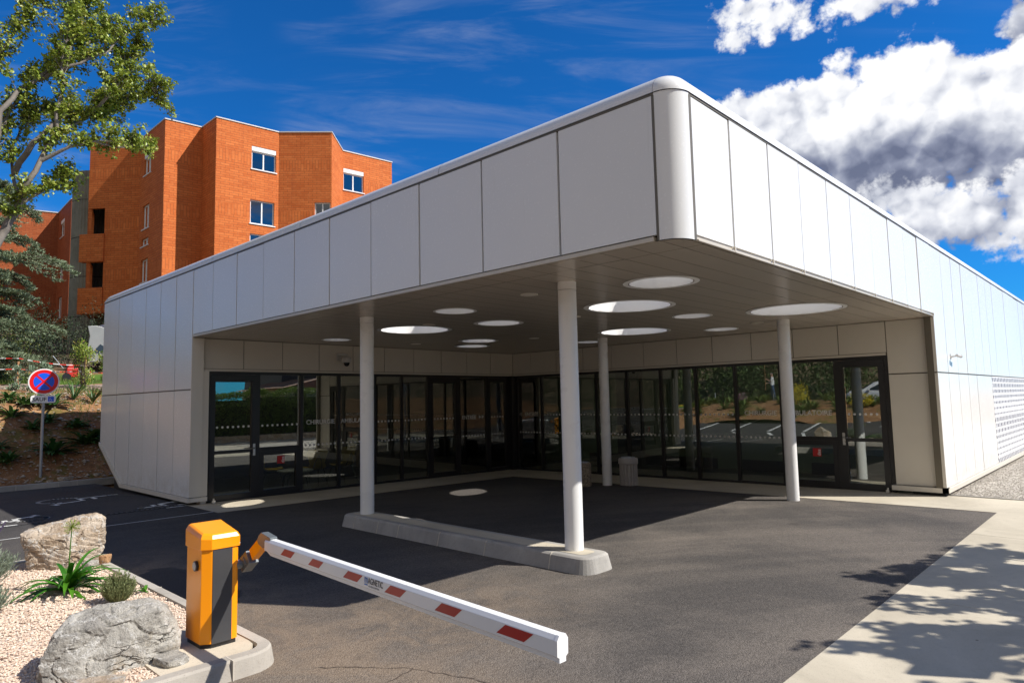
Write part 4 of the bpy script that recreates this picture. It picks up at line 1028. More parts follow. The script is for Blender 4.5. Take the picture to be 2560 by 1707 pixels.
def hull_rock(name, pts, loc, rz, seed, mat, rough=.022):
    """angular block: convex hull of the corner points, finely cut, with split ledges and a broken surface"""
    bm = bmesh.new()
    for p in pts: bm.verts.new(p)
    bmesh.ops.convex_hull(bm, input=bm.verts)
    for v in [v for v in bm.verts if not v.link_faces]: bm.verts.remove(v)
    bmesh.ops.triangulate(bm, faces=bm.faces)
    bmesh.ops.subdivide_edges(bm, edges=[e for e in bm.edges if e.calc_length() > .12], cuts=3, use_grid_fill=True); bmesh.ops.triangulate(bm, faces=bm.faces)
    for _ in range(3):
        ed_ = [e for e in bm.edges if e.calc_length() > .016]
        if not ed_ or len(bm.verts) > 60000: break
        bmesh.ops.subdivide_edges(bm, edges=ed_, cuts=1, use_grid_fill=False); bmesh.ops.triangulate(bm, faces=[f for f in bm.faces if len(f.verts) > 3])
    bmesh.ops.smooth_vert(bm, verts=bm.verts, factor=.2, use_axis_x=True, use_axis_y=True, use_axis_z=True)
    bm.normal_update(); new = {}
    for v in bm.verts:
        q = v.co*3.2+Vector((seed, seed*1.7, seed*.3)); n = v.normal
        st = v.co.dot(Vector((.30, .15, 1)))*17+noise.noise(q*1.1)*2.0; ledge = ((st % 1)-.5)
        h = noise.fractal(q, .85, 2.1, 6)*rough+ledge*.007*(1 if noise.noise(q*.8) > -.15 else .2)
        cv = noise.voronoi(q*1.25+Vector((.6*noise.noise(q*2), .6*noise.noise(q*2+Vector((7, 0, 0))), 0)))[0]; e = cv[1]-cv[0]
        h -= .014*max(0, 1-e/.05); h += min(.25, e)*.018
        new[v] = v.co+n*h
    for v, c in new.items(): v.co = c
    me = bpy.data.meshes.new(name); bm.to_mesh(me); bm.free(); me.materials.append(mat)
    for p in me.polygons: p.use_smooth = False
    o = bpy.data.objects.new(name, me); COL.objects.link(o); o.location = loc; o.rotation_euler = (0, 0, rz); return o
P1_ = [(-.41, -.10, -.03), (-.37, .18, -.03), (.33, .22, -.03), (.40, -.02, -.03), (.30, -.20, -.03), (-.02, -.26, -.03), (-.33, -.25, -.03), (-.38, -.18, .12), (-.31, -.10, .27), (-.22, .02, .34), (-.08, .08, .375), (.02, -.13, .31), (.10, .02, .36), (.24, .0, .385), (.33, -.02, .33), (.27, -.14, .33), (.41, -.04, .13), (.36, -.16, .10), (-.25, .20, .24), (.25, .22, .27), (-.24, -.17, .26)]
P1_ = [(a*.96, b_*.96, c*.93) for a, b_, c in P1_]
tag(hull_rock('boulder', P1_, (-3.23, 2.36, BZ), R(-15), 3.3, ROCKG), 'large grey limestone boulder in the gravel nearest the camera', 'boulder')
P2_ = [(-.37, .0, .36), (-.31, .12, .40), (.05, .12, .46), (.28, .06, .50), (.36, .0, .45), (.36, -.06, .14), (.28, -.14, -.02), (.05, -.26, -.02), (.02, -.24, .30), (-.28, -.06, -.02), (-.33, -.09, .31), (-.12, .25, .3), (.3, .25, .3), (-.2, .25, -.02), (.3, .25, -.02), (.32, -.12, .38), (-.34, -.04, .22)]
tag(hull_rock('boulder', P2_, (-2.73, 5.76, BZ), R(-13), 8.1, ROCKW), 'pale ochre block of rock at the back corner of the gravel bed', 'boulder')
sr = rock_mat('orange_stone', (.45, .24, .11), (.58, .36, .2), (.3, .15, .07))
for lab_, l, d, mt, sd in (('small orange stone on the kerb right of the ochre boulder', (-2.43, 5.45, BZ+.01), (.11, .10, .11), sr, 1.2), ('small pale grey stone beside the foot of the ochre boulder', (-2.57, 5.42, BZ), (.15, .12, .08), ROCKG, 5.0),
                   ('flat grey rubble stone wedged under the right end of the grey boulder', (-2.98, 2.02, BZ), (.20, .16, .07), ROCKG, 9.0), ('flat yellowish stone lying in front of the grey boulder', (-3.40, 1.98, BZ+.01), (.30, .12, .05), ROCKW, 11.0)):
    tag(boulder('stone', lab_, l, d, random.random()*3, sd, [((0, 0, 1), .6)], mt, 4), lab_, 'stone')
tw = MB(); tw.tube([(-4.1, 2.9, BZ+.02), (-3.85, 2.93, BZ+.025), (-3.66, 2.91, BZ+.02)], [.012, .010, .004], 6); tag(tw.build('twig', M('bark_brown', (.16, .09, .06), .8)), 'dry brown twig lying on the gravel left of the grey boulder', 'twig')

# ------------------------------------------------------------------ barrier: cabinet and arm (the arm is carried by the cabinet)
ORG = M('orange_paint', (.96, .32, .003), .30, var=.02, spec=.4, coat=.15); CHAR = M('charcoal_door', (.045, .045, .048), .55, bump=.05, bscale=300, var=.15)
CX, CY = -2.655, 2.205
bar = root('parking_barrier', 'orange parking barrier cabinet with charcoal door and long white arm with red markings', 'barrier', (CX, CY, BZ+.012))
z0_, z1_ = BZ+.012, .80
x0, x1, y0, y1 = CX-.118, CX+.118, CY-.14, CY+.145
ch = .055
b = MB(); b.prism([(x0, y1, z0_+.03), (x0, y0+ch*.7, z0_+.03), (x0+ch, y0, z0_+.03), (x1-.012, y0, z0_+.03), (x1, y0+.012, z0_+.03), (x1, y1, z0_+.03)], (0, 0, .66)); b.build('cabinet', ORG, bar, bevel=.004)
b = MB(); b.prism([(x0+.01, y1-.01, z0_), (x0+.01, y0+ch, z0_), (x0+ch+.005, y0+.012, z0_), (x1-.01, y0+.012, z0_), (x1-.01, y1-.01, z0_)], (0, 0, .03)); b.build('base_frame', BLACK, bar)
b = MB(); b.box((x0+ch+.004, y0-.004, z0_+.028), (x1-.045, y0+.01, z0_+.688)); b.build('cabinet_door', CHAR, bar, bevel=.002)
# hood: a sloped, faceted lid a little wider than the body
hz0, hz1 = z0_+.64, z0_+.785
def ring(e, zf, zb):
    P6 = [(x0-e, y1+e), (x0-e, y0+ch*.7-e), (x0+ch-e*.6, y0-e), (x1+e-.01, y0-e), (x1+e, y0-e+.012), (x1+e, y1+e)]
    return [(x, y, zf+(zb-zf)*clamp((y-y0)/(y1-y0))) for x, y in P6]
hd = MB(); rg_ = [ring(.009, hz0, hz0), ring(.009, hz0+.068, hz0+.110), ring(-.004, hz0+.092, hz0+.142), ring(-.016, hz0+.098, hz0+.152)]
vs = [p for r_ in rg_ for p in r_]; hd.add(vs, [[5,4,3,2,1,0]]+[(i*6+k, i*6+(k+1) % 6, (i+1)*6+(k+1) % 6, (i+1)*6+k) for i in range(3) for k in range(6)]+[[18,19,20,21,22,23]])
hd.build('hood', ORG, bar, bevel=.003)
b = MB(); b.tube([(x0-.001, CY-.03, z0_+.53), (x0-.016, CY-.03, z0_+.53)], .034, 24); lk = b.build('lock', BLACK, bar)
b = MB(); b.tube([(x0-.016, CY-.03, z0_+.53), (x0-.020, CY-.03, z0_+.53)], .026, 20); b.build('lock_cylinder', GALV, lk)
SM = M('small_print', (.55, .55, .55), .5)
text_mesh('MHTM™ MicroDrive', .018, SM, 'door_lettering', bar, (x0+ch+.03, y0-.0048, z0_+.655), (1, 0, 0), (0, 0, 1), 0, .0003)
text_mesh('MAGNETIC ACCESS', .009, SM, 'door_lettering', bar, (x0+ch+.08, y0-.0048, z0_+.642), (1, 0, 0), (0, 0, 1), 0, .0003)
b = MB(); b.tube([(x1-.065, y0-.004, z0_+.660), (x1-.065, y0-.0055, z0_+.660)], .010, 16); b.build('door_emblem', SM, bar)
# shaft, elbow and flange
DG = M('grey_metal', (.17, .19, .20), .35, .4)
b = MB(); b.tube([(x1-.01, CY-.06, .615), (x1+.10, CY-.06, .615)], .026, 20); b.build('shaft', CHR, bar)
P0 = Vector((-2.465, 2.10, .612)); P1 = Vector((-2.44, 1.885, .790)); P2 = Vector((-2.30, 1.98, .775)); 
e1 = (P1-P0).normalized(); sx = Vector((1, 0, 0)); sn = sx.cross(e1).normalized(); sx = e1.cross(sn)
b = MB(); b.obox((P0+e1*.03), sx*.036, sn*.048, e1*.06); b.obox((P0+e1*.035), sx*.042, sn*.030, e1*.012); b.tube([P0-sx*.09, P0+sx*.06], .028, 16); b.build('clamp', DG, bar, bevel=.004)
b = MB(); b.obox((P0+P1)/2+e1*.055, sx*.024, sn*.040, e1*.085); b.build('elbow', ORG, bar, bevel=.004)
b = MB()
Pa = Vector((-2.335, 2.125, .785)); 
b.prism([(-2.468, 1.955, .775), (-2.468, 1.92, .825), (-2.468, 1.885, .848), (-2.468, 1.755, .828), (-2.468, 1.75, .770), (-2.468, 1.86, .748)], (.052, 0, 0)); b.build('elbow_cap', DG, bar, bevel=.003)
# the arm: six-sided profile, edge down, running towards the camera side
AZ = .771
def apt(t): return Vector((-2.442-.055*t, 1.82-2.585*t, AZ-.050*t))
prf = [(-.019, .046), (.019, .046), (.032, .027), (.032, -.032), (.019, -.040), (.019, -.059), (-.019, -.059), (-.019, -.040), (-.032, -.032), (-.032, .027)]
arm_d = (apt(1)-apt(0)).normalized(); sd_ = Vector((-arm_d.y, arm_d.x, 0)).normalized(); upv = arm_d.cross(sd_)*-1
if upv.z < 0: upv = -upv
def aP(t, a, c): return apt(t)+sd_*a+upv*c
armo = MB(); ts = [.0, .025, 1.0]; vs = []
for t_ in ts:
    for a, c in prf: vs.append(aP(t_, a, c if (t_ > .01 or c > -.04) else -.036))
n_ = len(prf); armo.add(vs, [(i*n_+k, i*n_+(k+1) % n_, (i+1)*n_+(k+1) % n_, (i+1)*n_+k) for i in range(2) for k in range(n_)]+[list(range(n_))[::-1], [2*n_+k for k in range(n_)]])
ARMW = M('arm_white', (.82, .82, .82), .25, var=.03); arm = armo.build('barrier_arm', ARMW, bar, bevel=.0015)
side = 1 if (aP(.5, .032, 0)-cob.location).length < (aP(.5, -.032, 0)-cob.location).length else -1
REDR = M('red_reflector', (.42, .012, .008), .30, var=.1)
yT = lambda y: (2.05-y)/2.72
for (ya, yb) in ((1.80, 1.60), (1.42, 1.23), (1.00, .79), (.57, .37), (.13, -.08), (-.32, -.55)):
    for sg in (side, -side):
        r_ = MB(); ta, tb = yT(ya), yT(yb); sh = .021
        q = [aP(ta+sh, sg*.0325, .026), aP(tb+sh*0, sg*.0325, .026), aP(tb-sh, sg*.0325, -.022), aP(ta, sg*.0325, -.022)]
        q = [aP(ta+sh, sg*.0323, .024), aP(tb, sg*.0323, .024), aP(tb-sh, sg*.0323, -.020), aP(ta, sg*.0323, -.020)]
        r_.prism(q, sd_*sg*.0012); r_.build('red_marking', REDR, arm)
ec = MB(); vs = [aP(1.0, a*1.03, c*1.02) for a, c in prf]+[aP(1.006, a*1.03, c*1.02) for a, c in prf]
ec.add(vs, [(k, (k+1) % n_, n_+(k+1) % n_, n_+k) for k in range(n_)]+[[n_+k for k in range(n_)]]); ec.build('end_cap', ARMW, arm)
BLU = M('logo_blue', (.03, .15, .50), .5); DGY = M('logo_grey', (.10, .10, .11), .5)
o_ = aP(yT(.77), side*.0332, -.006)
text_mesh('m', .062, BLU, 'arm_lettering', bar, o_, arm_d, upv, .0008, .0003, xs=.75)
text_mesh('AGNETIC', .046, DGY, 'arm_lettering', bar, o_+arm_d*.036, arm_d, upv, .0008, .0003, xs=.72)
text_mesh('ACCESS CONTROL', .012, DGY, 'arm_lettering', bar, o_+arm_d*.04-upv*.017, arm_d, upv, 0, .0003)
ul = MB(); ul.obox(o_+arm_d*.016-upv*.009, arm_d*.016, upv*.003, sd_*.0004); ul.build('arm_lettering', BLU, bar)

# ------------------------------------------------------------------ no-stopping sign on the bank
zs = .16
s = root('parking_sign', 'round red and blue no-stopping sign with a SAUF wheelchair plate on a grey post', 'road sign', (-1.0, 15.62, zs))
SB = M('sign_blue', (.005, .10, .75), .35, var=.02); SR = M('sign_red', (.72, .005, .008), .35, var=.02); SW = M('sign_white', (.80, .80, .80), .35, var=.02)
fd = Vector((-.23, -1, 0)).normalized(); sxv = Vector((-fd.y, fd.x, 0)).normalized()
if sxv.x < 0: sxv = -sxv
b = MB(); b.tube([(-1.0, 15.62, zs-.3), (-1.0, 15.62, 2.6)], .030, 16); b.build('post', GALV, s)
cc = Vector((-1.0, 15.62, 2.36))+fd*.05
def disc(c, r, d0, d1, n=48): mbx = MB(); mbx.tube([c+fd*d0, c+fd*d1], r, n, smooth=False); return mbx
disc(cc, .295, -.012, .0).build('sign_disc', SW, s)
disc(cc, .268, .0, .002).build('red_ring', SR, s)
disc(cc, .195, .002, .004).build('blue_field', SB, s)
b = MB(); Z = Vector((0, 0, 1))
for sg in (1, -1):
    d1 = (sxv+Z*sg).normalized(); d2 = d1.cross(fd); b.obox(cc+fd*.0047+fd*.0006*sg, d1*.215, d2*.022, fd*.0007)
b.build('red_cross', SR, s)
pc = Vector((-1.0, 15.62, 1.965))+fd*.045
b = MB(); q = roundrect(-.235, -.085, .235, .085, .045); b.prism([pc+sxv*a+Z*c for a, c in q], fd*.01); b.build('plate', SW, s)
BK = M('sign_black', (.02, .02, .02), .5)
text_mesh('SAUF', .115, BK, 'plate_lettering', s, pc+fd*.0112-sxv*.205-Z*.040, sxv, Z, .002, .0005)
b = MB(); b.obox(pc+fd*.0115+sxv*.142, sxv*.055, Z*.055, fd*.001); b.build('blue_square', SB, s)
wm = MB(); w0 = pc+fd*.0135+sxv*.137-Z*.005; wl = [(-.012, .032), (-.010, -.002), (.014, -.002), (.026, -.034), (.034, -.032)]
for a, c in zip(wl, wl[1:]): wm.tube([w0+sxv*a[0]+Z*a[1], w0+sxv*c[0]+Z*c[1]], .0035, 6)
wm.tube([w0+sxv*(-.004+.022*math.cos(t))+Z*(-.016+.022*math.sin(t)) for t in [R(k) for k in range(110, 345, 15)]], .003, 6)
wm.tube([w0-sxv*.012+Z*.040, w0-sxv*.012+Z*.046], .006, 8); wm.build('wheelchair_symbol', SW, s)
# ------------------------------------------------------------------ brick building
def facade(mb, p0, p1, z0, z1, holes, depth=.18, capz=0):
    """vertical wall from p0 to p1 (left to right seen from outside) with rectangular openings and their reveals"""
    p0 = Vector((p0[0], p0[1], 0)); p1 = Vector((p1[0], p1[1], 0)); L = (p1-p0).length; t = (p1-p0)/L; nin = Vector((-t.y, t.x, 0))
    us = sorted({0.0, L}|{clamp(h[i], 0, L) for h in holes for i in (0, 1)}); zz = sorted({z0, z1}|{clamp(h[i], z0, z1) for h in holes for i in (2, 3)})
    P = lambda u, z, d=0: p0+t*u+nin*d+Vector((0, 0, z))
    for a, c in zip(us, us[1:]):
        for e, g_ in zip(zz, zz[1:]):
            if any(h[0] < (a+c)/2 < h[1] and h[2] < (e+g_)/2 < h[3] for h in holes): continue
            mb.poly([P(a, e), P(c, e), P(c, g_), P(a, g_)])
    for a, c, e, g_ in [h[:4] for h in holes]:
        a, c = clamp(a, 0, L), clamp(c, 0, L)
        mb.poly([P(a, e), P(a, e, depth), P(a, g_, depth), P(a, g_)][::-1]); mb.poly([P(c, e), P(c, e, depth), P(c, g_, depth), P(c, g_)])
        mb.poly([P(a, e), P(c, e), P(c, e, depth), P(a, e, depth)][::-1]); mb.poly([P(a, g_), P(c, g_), P(c, g_, depth), P(a, g_, depth)])
    return P, t, nin
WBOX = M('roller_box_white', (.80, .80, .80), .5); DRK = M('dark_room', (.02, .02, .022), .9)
def window(P, t, nin, h, parent, roller=True, sill=True, open_=0):
    a, c, e, g_ = h[:4]; d = .10
    def bxx(mb, u0, u1, za, zb, d0, d1):
        mb.prism([P(u0, za, d0), P(u1, za, d0), P(u1, zb, d0), P(u0, zb, d0)], nin*(d1-d0))
    f = MB(); top = g_-(.26 if roller else 0)
    for q in ((a+.005, a+.065, e+.004, top), (c-.065, c-.005, e+.004, top), ((a+c)/2-.035, (a+c)/2+.035, e+.06, top-.06)): bxx(f, *q, d, d+.06)
    bxx(f, a+.065, c-.065, e+.004, e+.06, d, d+.06); bxx(f, a+.065, c-.065, top-.06, top, d, d+.06)
    if sill: bxx(f, a-.05, c+.05, e-.055, e+.002, -.05, .12)
    fr = f.build('window', WINW, parent)
    if roller: r_ = MB(); bxx(r_, a+.004, c-.004, top+.004, g_-.004, .015, .17); r_.build('roller_box', WBOX, fr)
    p = MB(); bxx(p, a+.065, c-.065, e+.06, top-.06, d+.025, d+.03); p.build('pane', WGLASS, fr)
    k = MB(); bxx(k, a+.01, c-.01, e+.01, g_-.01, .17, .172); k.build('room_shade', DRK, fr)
V = [(5.71, 40.46), (7.64, 38.04), (7.64, 34.30), (9.49, 34.12), (9.49, 32.26), (12.82, 31.90), (14.95, 29.89), (16.90, 31.87), (20.25, 31.50)]
ZB, ZR = 6.9, 17.0
br = root('brick_building', 'large orange brick building with folded facade and white windows behind the white entrance roof', 'building', (12, 36, 5))
wl = MB(); wins = []
def F_(i, holes, wspec, z0=4.0, z1=ZR):
    holes = holes
    Pt = facade(wl, V[i], V[i+1], z0, z1, holes)
    for h, kw in wspec: wins.append((Pt, h, kw))
n1 = [(0, 1.02, 11.62, 13.1), (0, 1.02, 8.55, 10.0)]
# face with the corner loggias
F_(0, n1, [], 7.1)
h = [(.60, 1.72, 14.66, 15.90), (.52, 1.60, 11.60, 12.96), (.42, 1.58, 10.64, 11.08), (.45, 1.57, 8.6, 9.9)]
F_(1, h, [(h[0], dict(roller=True)), (h[1], dict(roller=False)), (h[2], dict(roller=False)), (h[3], dict(roller=False))], 6.4)
F_(2, [], []); F_(3, [], [])
h = [(1.86, 3.2, 14.62, 15.90), (1.81, 3.13, 11.58, 12.90), (1.81, 3.13, 9.7, 11.02)]
F_(4, h, [(h[0], {}), (h[1], dict(roller=False)), (h[2], dict(roller=False))])
h = [(1.98, 2.86, 11.7, 12.98)]; F_(5, h, [(h[0], dict(roller=False, sill=False))])
F_(6, [], [])
h = [(.05, 1.40, 14.62, 15.96)]; F_(7, h, [(h[0], {})])
facade(wl, V[8], (20.6, 46), 4, ZR, []); facade(wl, (20.6, 46), (7.6, 46), 4, ZR, []); facade(wl, (7.6, 46), V[0], 7.1, ZR, [(4.6, 5.9, 11.62, 13.1), (4.6, 5.9, 8.55, 10.0)], depth=.2)
wl.poly([(*V[0], 7.1), (*V[1], 7.1), (7.64, 34.3, 6.9), (9.49, 34.12, 6.9), (12, 46, 6.9), (7.6, 46, 7.1)][::-1])
# loggia linings
for z0__, z1__ in ((11.62, 13.1), (8.55, 10.0)):
    wl.box((6.9, 40.6, z0__-.1), (8.2, 40.8, z1__+.1))
w_ = wl.build('wall', BRICK, br); uvmap(w_)
t1_ = (Vector((*V[1], 0))-Vector((*V[0], 0))).normalized(); n1_ = Vector((t1_.y, -t1_.x, 0))
for za_, zb2_ in ((10.02, 11.60), (7.05, 8.53)):
    bb_ = MB(); p_0 = Vector((*V[0], za_))-t1_*.42; p_1 = Vector((*V[0], za_))+t1_*1.05
    bb_.prism([p_0+n1_*.07, p_1+n1_*.07, p_1-n1_*.30, p_0-n1_*.30], (0, 0, zb2_-za_)); bo_ = bb_.build('balcony_parapet', BRICK, br); uvmap(bo_)
for zz_ in (11.62, 8.55):
    bb_ = MB(); q0_ = Vector((*V[0], zz_))+t1_*.55-n1_*.9; bb_.prism([q0_, q0_+t1_*.35, q0_+t1_*.35-n1_*.05, q0_-n1_*.05], (0, 0, 1.42)); bb_.build('balcony_door', WINW, br)
for (Pt, h, kw) in wins: window(*Pt, h, br, **kw)
rfm = MB(); rfm.poly([(x, y, ZR-.25) for x, y in V]+[(20.6, 46, ZR-.25), (7.6, 46, ZR-.25)]); rfm.build('roof', M('roof_gravel', (.4, .38, .35), .9), br)
cpz = MB(); VV = V+[(20.6, 46), (7.6, 46)]
for a, c in zip(VV, VV[1:]+[VV[0]]):
    a, c = Vector((*a, 0)), Vector((*c, 0)); t_ = (c-a).normalized(); nn = Vector((-t_.y, t_.x, 0))
    cpz.prism([a-nn*.04-t_*.02+Vector((0, 0, ZR)), c-nn*.04+t_*.02+Vector((0, 0, ZR)), c+nn*.25+Vector((0, 0, ZR)), a+nn*.25+Vector((0, 0, ZR))], (0, 0, .06))
cpz.build('coping', M('coping_metal', (.62, .60, .58), .5), br)
CONR = concrete_mat('ribbed_concrete', (.17, .165, .135), (.27, .26, .22), 2.0)
pz = MB(); pz.box((7.9, 36.5, 3.5), (8.6, 37.3, 7.0)); pz.box((9.6, 36, 3.5), (19, 44, 6.95)); pz.box((6.5, 42, 4), (9.5, 45, 7.05)); pz.build('base_wall', CONR, br)
ct = root('stair_tower', 'round grey ribbed concrete stair tower between the two brick wings', 'tower', (7.25, 44.0, 5))
mb = MB(); rr_ = 1.5; N = 96
for za, zb_ in ((4.2, 7.2), (7.24, 9.6), (9.64, 12.0), (12.04, 14.3), (14.34, 16.1)):
    vs = []
    for z in (za, zb_):
        for k in range(N): a = 2*math.pi*k/N; q = rr_+(.02 if k % 2 else -.02); vs.append((7.25+q*math.cos(a), 44+q*math.sin(a), z))
    mb.add(vs, [(k, (k+1) % N, N+(k+1) % N, N+k) for k in range(N)]+[[N+k for k in range(N)]])
mb.build('shaft', CONR, ct)
mb = MB()
for z in (7.2, 9.6, 12.0, 14.3): mb.cyl((7.25, 44), rr_-.04, z-.01, z+.05, 48)
mb.build('joint_ring', DARK, ct)
b2_ = root('brick_wing', 'farther brick wing of the orange building behind the blue-green cedar', 'building', (7, 58, 6))
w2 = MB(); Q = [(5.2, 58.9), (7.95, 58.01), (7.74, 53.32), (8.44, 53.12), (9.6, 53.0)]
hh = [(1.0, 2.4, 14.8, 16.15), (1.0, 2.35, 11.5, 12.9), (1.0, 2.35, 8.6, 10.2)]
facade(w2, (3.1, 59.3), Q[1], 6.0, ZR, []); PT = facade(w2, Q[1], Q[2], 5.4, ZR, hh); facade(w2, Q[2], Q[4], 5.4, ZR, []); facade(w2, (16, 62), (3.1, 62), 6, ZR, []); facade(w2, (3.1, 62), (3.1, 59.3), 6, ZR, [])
w_ = w2.build('wall', brick_mat('shaded_brick', (.62, .62, .85)), b2_); uvmap(w_)  # orange brick darkened in colour: the far wing's lack of light is painted in
for k, h in enumerate(hh): window(*PT, h, b2_, roller=(k == 0))
c2_ = MB()
for a, c in zip([(3.1, 59.3)]+Q[1:], Q[1:]+[(16, 62)]):
    a, c = Vector((*a, 0)), Vector((*c, 0)); t_ = (c-a).normalized(); nn = Vector((-t_.y, t_.x, 0))
    c2_.prism([a-nn*.05+Vector((0, 0, ZR)), c-nn*.05+Vector((0, 0, ZR)), c+nn*.3+Vector((0, 0, ZR)), a+nn*.3+Vector((0, 0, ZR))], (0, 0, .07))
c2_.build('coping', bpy.data.materials['coping_metal'], b2_)
c3 = MB(); c3.box((5, 56, 5), (9.5, 61.5, 6.2)); c3.build('base_wall', DARK, b2_)

# ------------------------------------------------------------------ leaves and plants
def leafquad(vs, fs, p, d, up, L, W):
    d = d.normalized(); s = d.cross(up); s = s.normalized() if s.length > 1e-4 else d.orthogonal().normalized(); n = s.cross(d)
    o = len(vs)
    vs += [p, p+d*L*.45+s*W*.5+n*W*.12, p+d*L, p+d*L*.45-s*W*.5+n*W*.12]
    fs += [(o, o+1, o+2), (o, o+2, o+3)]
def rv(a=1.0):
    while True:
        v = Vector((random.uniform(-1, 1), random.uniform(-1, 1), random.uniform(-1, 1)))
        if .01 < v.length < 1: return v*a
TREEL = leaf_mat('plane_leaf', [(.07, .12, .01), (.16, .235, .022), (.25, .32, .04), (.34, .40, .07), (.27, .23, .04)], .38, .22)
BARK = M('pale_bark', (.22, .19, .16), .85, var=.3, vscale=8, bump=.5, bscale=20)
limbs = [[(-3.3, 15.9, .6), (-2.9, 16.0, 2.4), (-2.35, 16.1, 4.2), (-2.01, 16.2, 5.23), (-1.82, 16.2, 5.71), (-1.63, 16.1, 6.17), (-1.50, 16.0, 6.52)],
 [(-1.55, 16.0, 6.42), (-1.22, 15.9, 6.74), (-0.97, 15.84, 6.95), (-0.71, 15.96, 7.17)],
 [(-1.52, 16.0, 6.50), (-1.50, 15.7, 6.83), (-1.26, 15.64, 7.4), (-1.09, 15.76, 7.88), (-0.87, 15.88, 8.27), (-0.58, 16.0, 8.62), (-0.2, 16.12, 9.01), (0.13, 16.24, 9.28), (0.54, 16.36, 9.63), (0.89, 16.48, 9.95)],
 [(-1.50, 16.1, 6.60), (-1.57, 16.62, 7.21), (-1.64, 16.74, 7.85), (-1.44, 16.86, 8.49), (-1.16, 16.98, 8.95), (-0.68, 17.1, 9.27)],
 [(-1.58, 16.5, 7.3), (-1.36, 15.9, 7.92), (-0.99, 15.84, 8.45), (-0.77, 15.96, 8.79), (-0.28, 16.08, 9.06), (0.07, 16.2, 9.48), (0.43, 16.32, 10.09), (0.65, 16.44, 10.68), (0.92, 16.56, 11.25)],
 [(-2.7, 16.2, 3.2), (-2.25, 16.4, 5.3), (-2.04, 16.4, 6.85), (-1.99, 16.52, 7.7), (-1.87, 16.64, 8.26), (-1.67, 16.76, 8.94), (-1.24, 16.88, 9.77), (-0.7, 17.0, 10.4), (-0.24, 17.12, 10.98), (0.16, 17.24, 11.61), (0.42, 17.36, 12.05)],
 [(-2.02, 16.42, 7.3), (-1.96, 16.12, 8.6), (-1.64, 16.24, 9.2), (-1.14, 16.36, 9.83), (-0.64, 16.48, 10.5), (-0.44, 16.6, 11.07), (-0.32, 16.72, 11.8), (-0.2, 16.84, 12.33)],
 [(-2.08, 16.42, 6.7), (-2.23, 16.72, 8.1), (-2.2, 16.84, 9.39), (-1.95, 16.96, 10.15), (-1.63, 17.08, 10.97), (-1.36, 17.2, 11.76), (-1.29, 17.32, 12.39)],
 [(-0.90, 15.85, 8.2), (-0.96, 15.72, 8.78), (-0.78, 15.84, 9.51), (-0.85, 15.96, 10.13), (-0.7, 16.08, 10.93), (-0.63, 16.2, 11.63)],
 [(-0.2, 16.1, 9.0), (0.03, 15.6, 9.34), (0.49, 15.5, 10.11), (0.97, 15.56, 10.09), (1.13, 15.68, 9.96)],
 [(-1.24, 15.64, 7.45), (-0.75, 15.3, 7.83), (-0.25, 15.24, 8.09), (0.22, 15.36, 8.08), (0.67, 15.48, 8.32)],
 [(-1.20, 16.5, 9.7), (-0.65, 15.9, 10.07), (-0.16, 15.84, 10.47), (0.16, 15.96, 10.77), (0.65, 16.08, 11.56), (1.17, 16.2, 12.06)],
 [(-2.15, 16.6, 8.0), (-2.4, 17.2, 9.65), (-2.6, 17.62, 10.86), (-2.45, 17.74, 12.24)],
 [(-2.3, 16.5, 6.0), (-2.76, 17.0, 8.0), (-3.3, 17.3, 9.4), (-3.7, 17.44, 10.53)], [(-2.5, 16.3, 4.6), (-3.4, 16.2, 6.3), (-4.2, 16.2, 7.6), (-4.8, 16.3, 8.6)], [(-3.4, 16.2, 6.3), (-3.8, 15.4, 7.9), (-4.1, 15.2, 9.4)], [(-2.2, 16.5, 7.7), (-3.0, 15.8, 9.4), (-3.2, 15.6, 11.2)]]
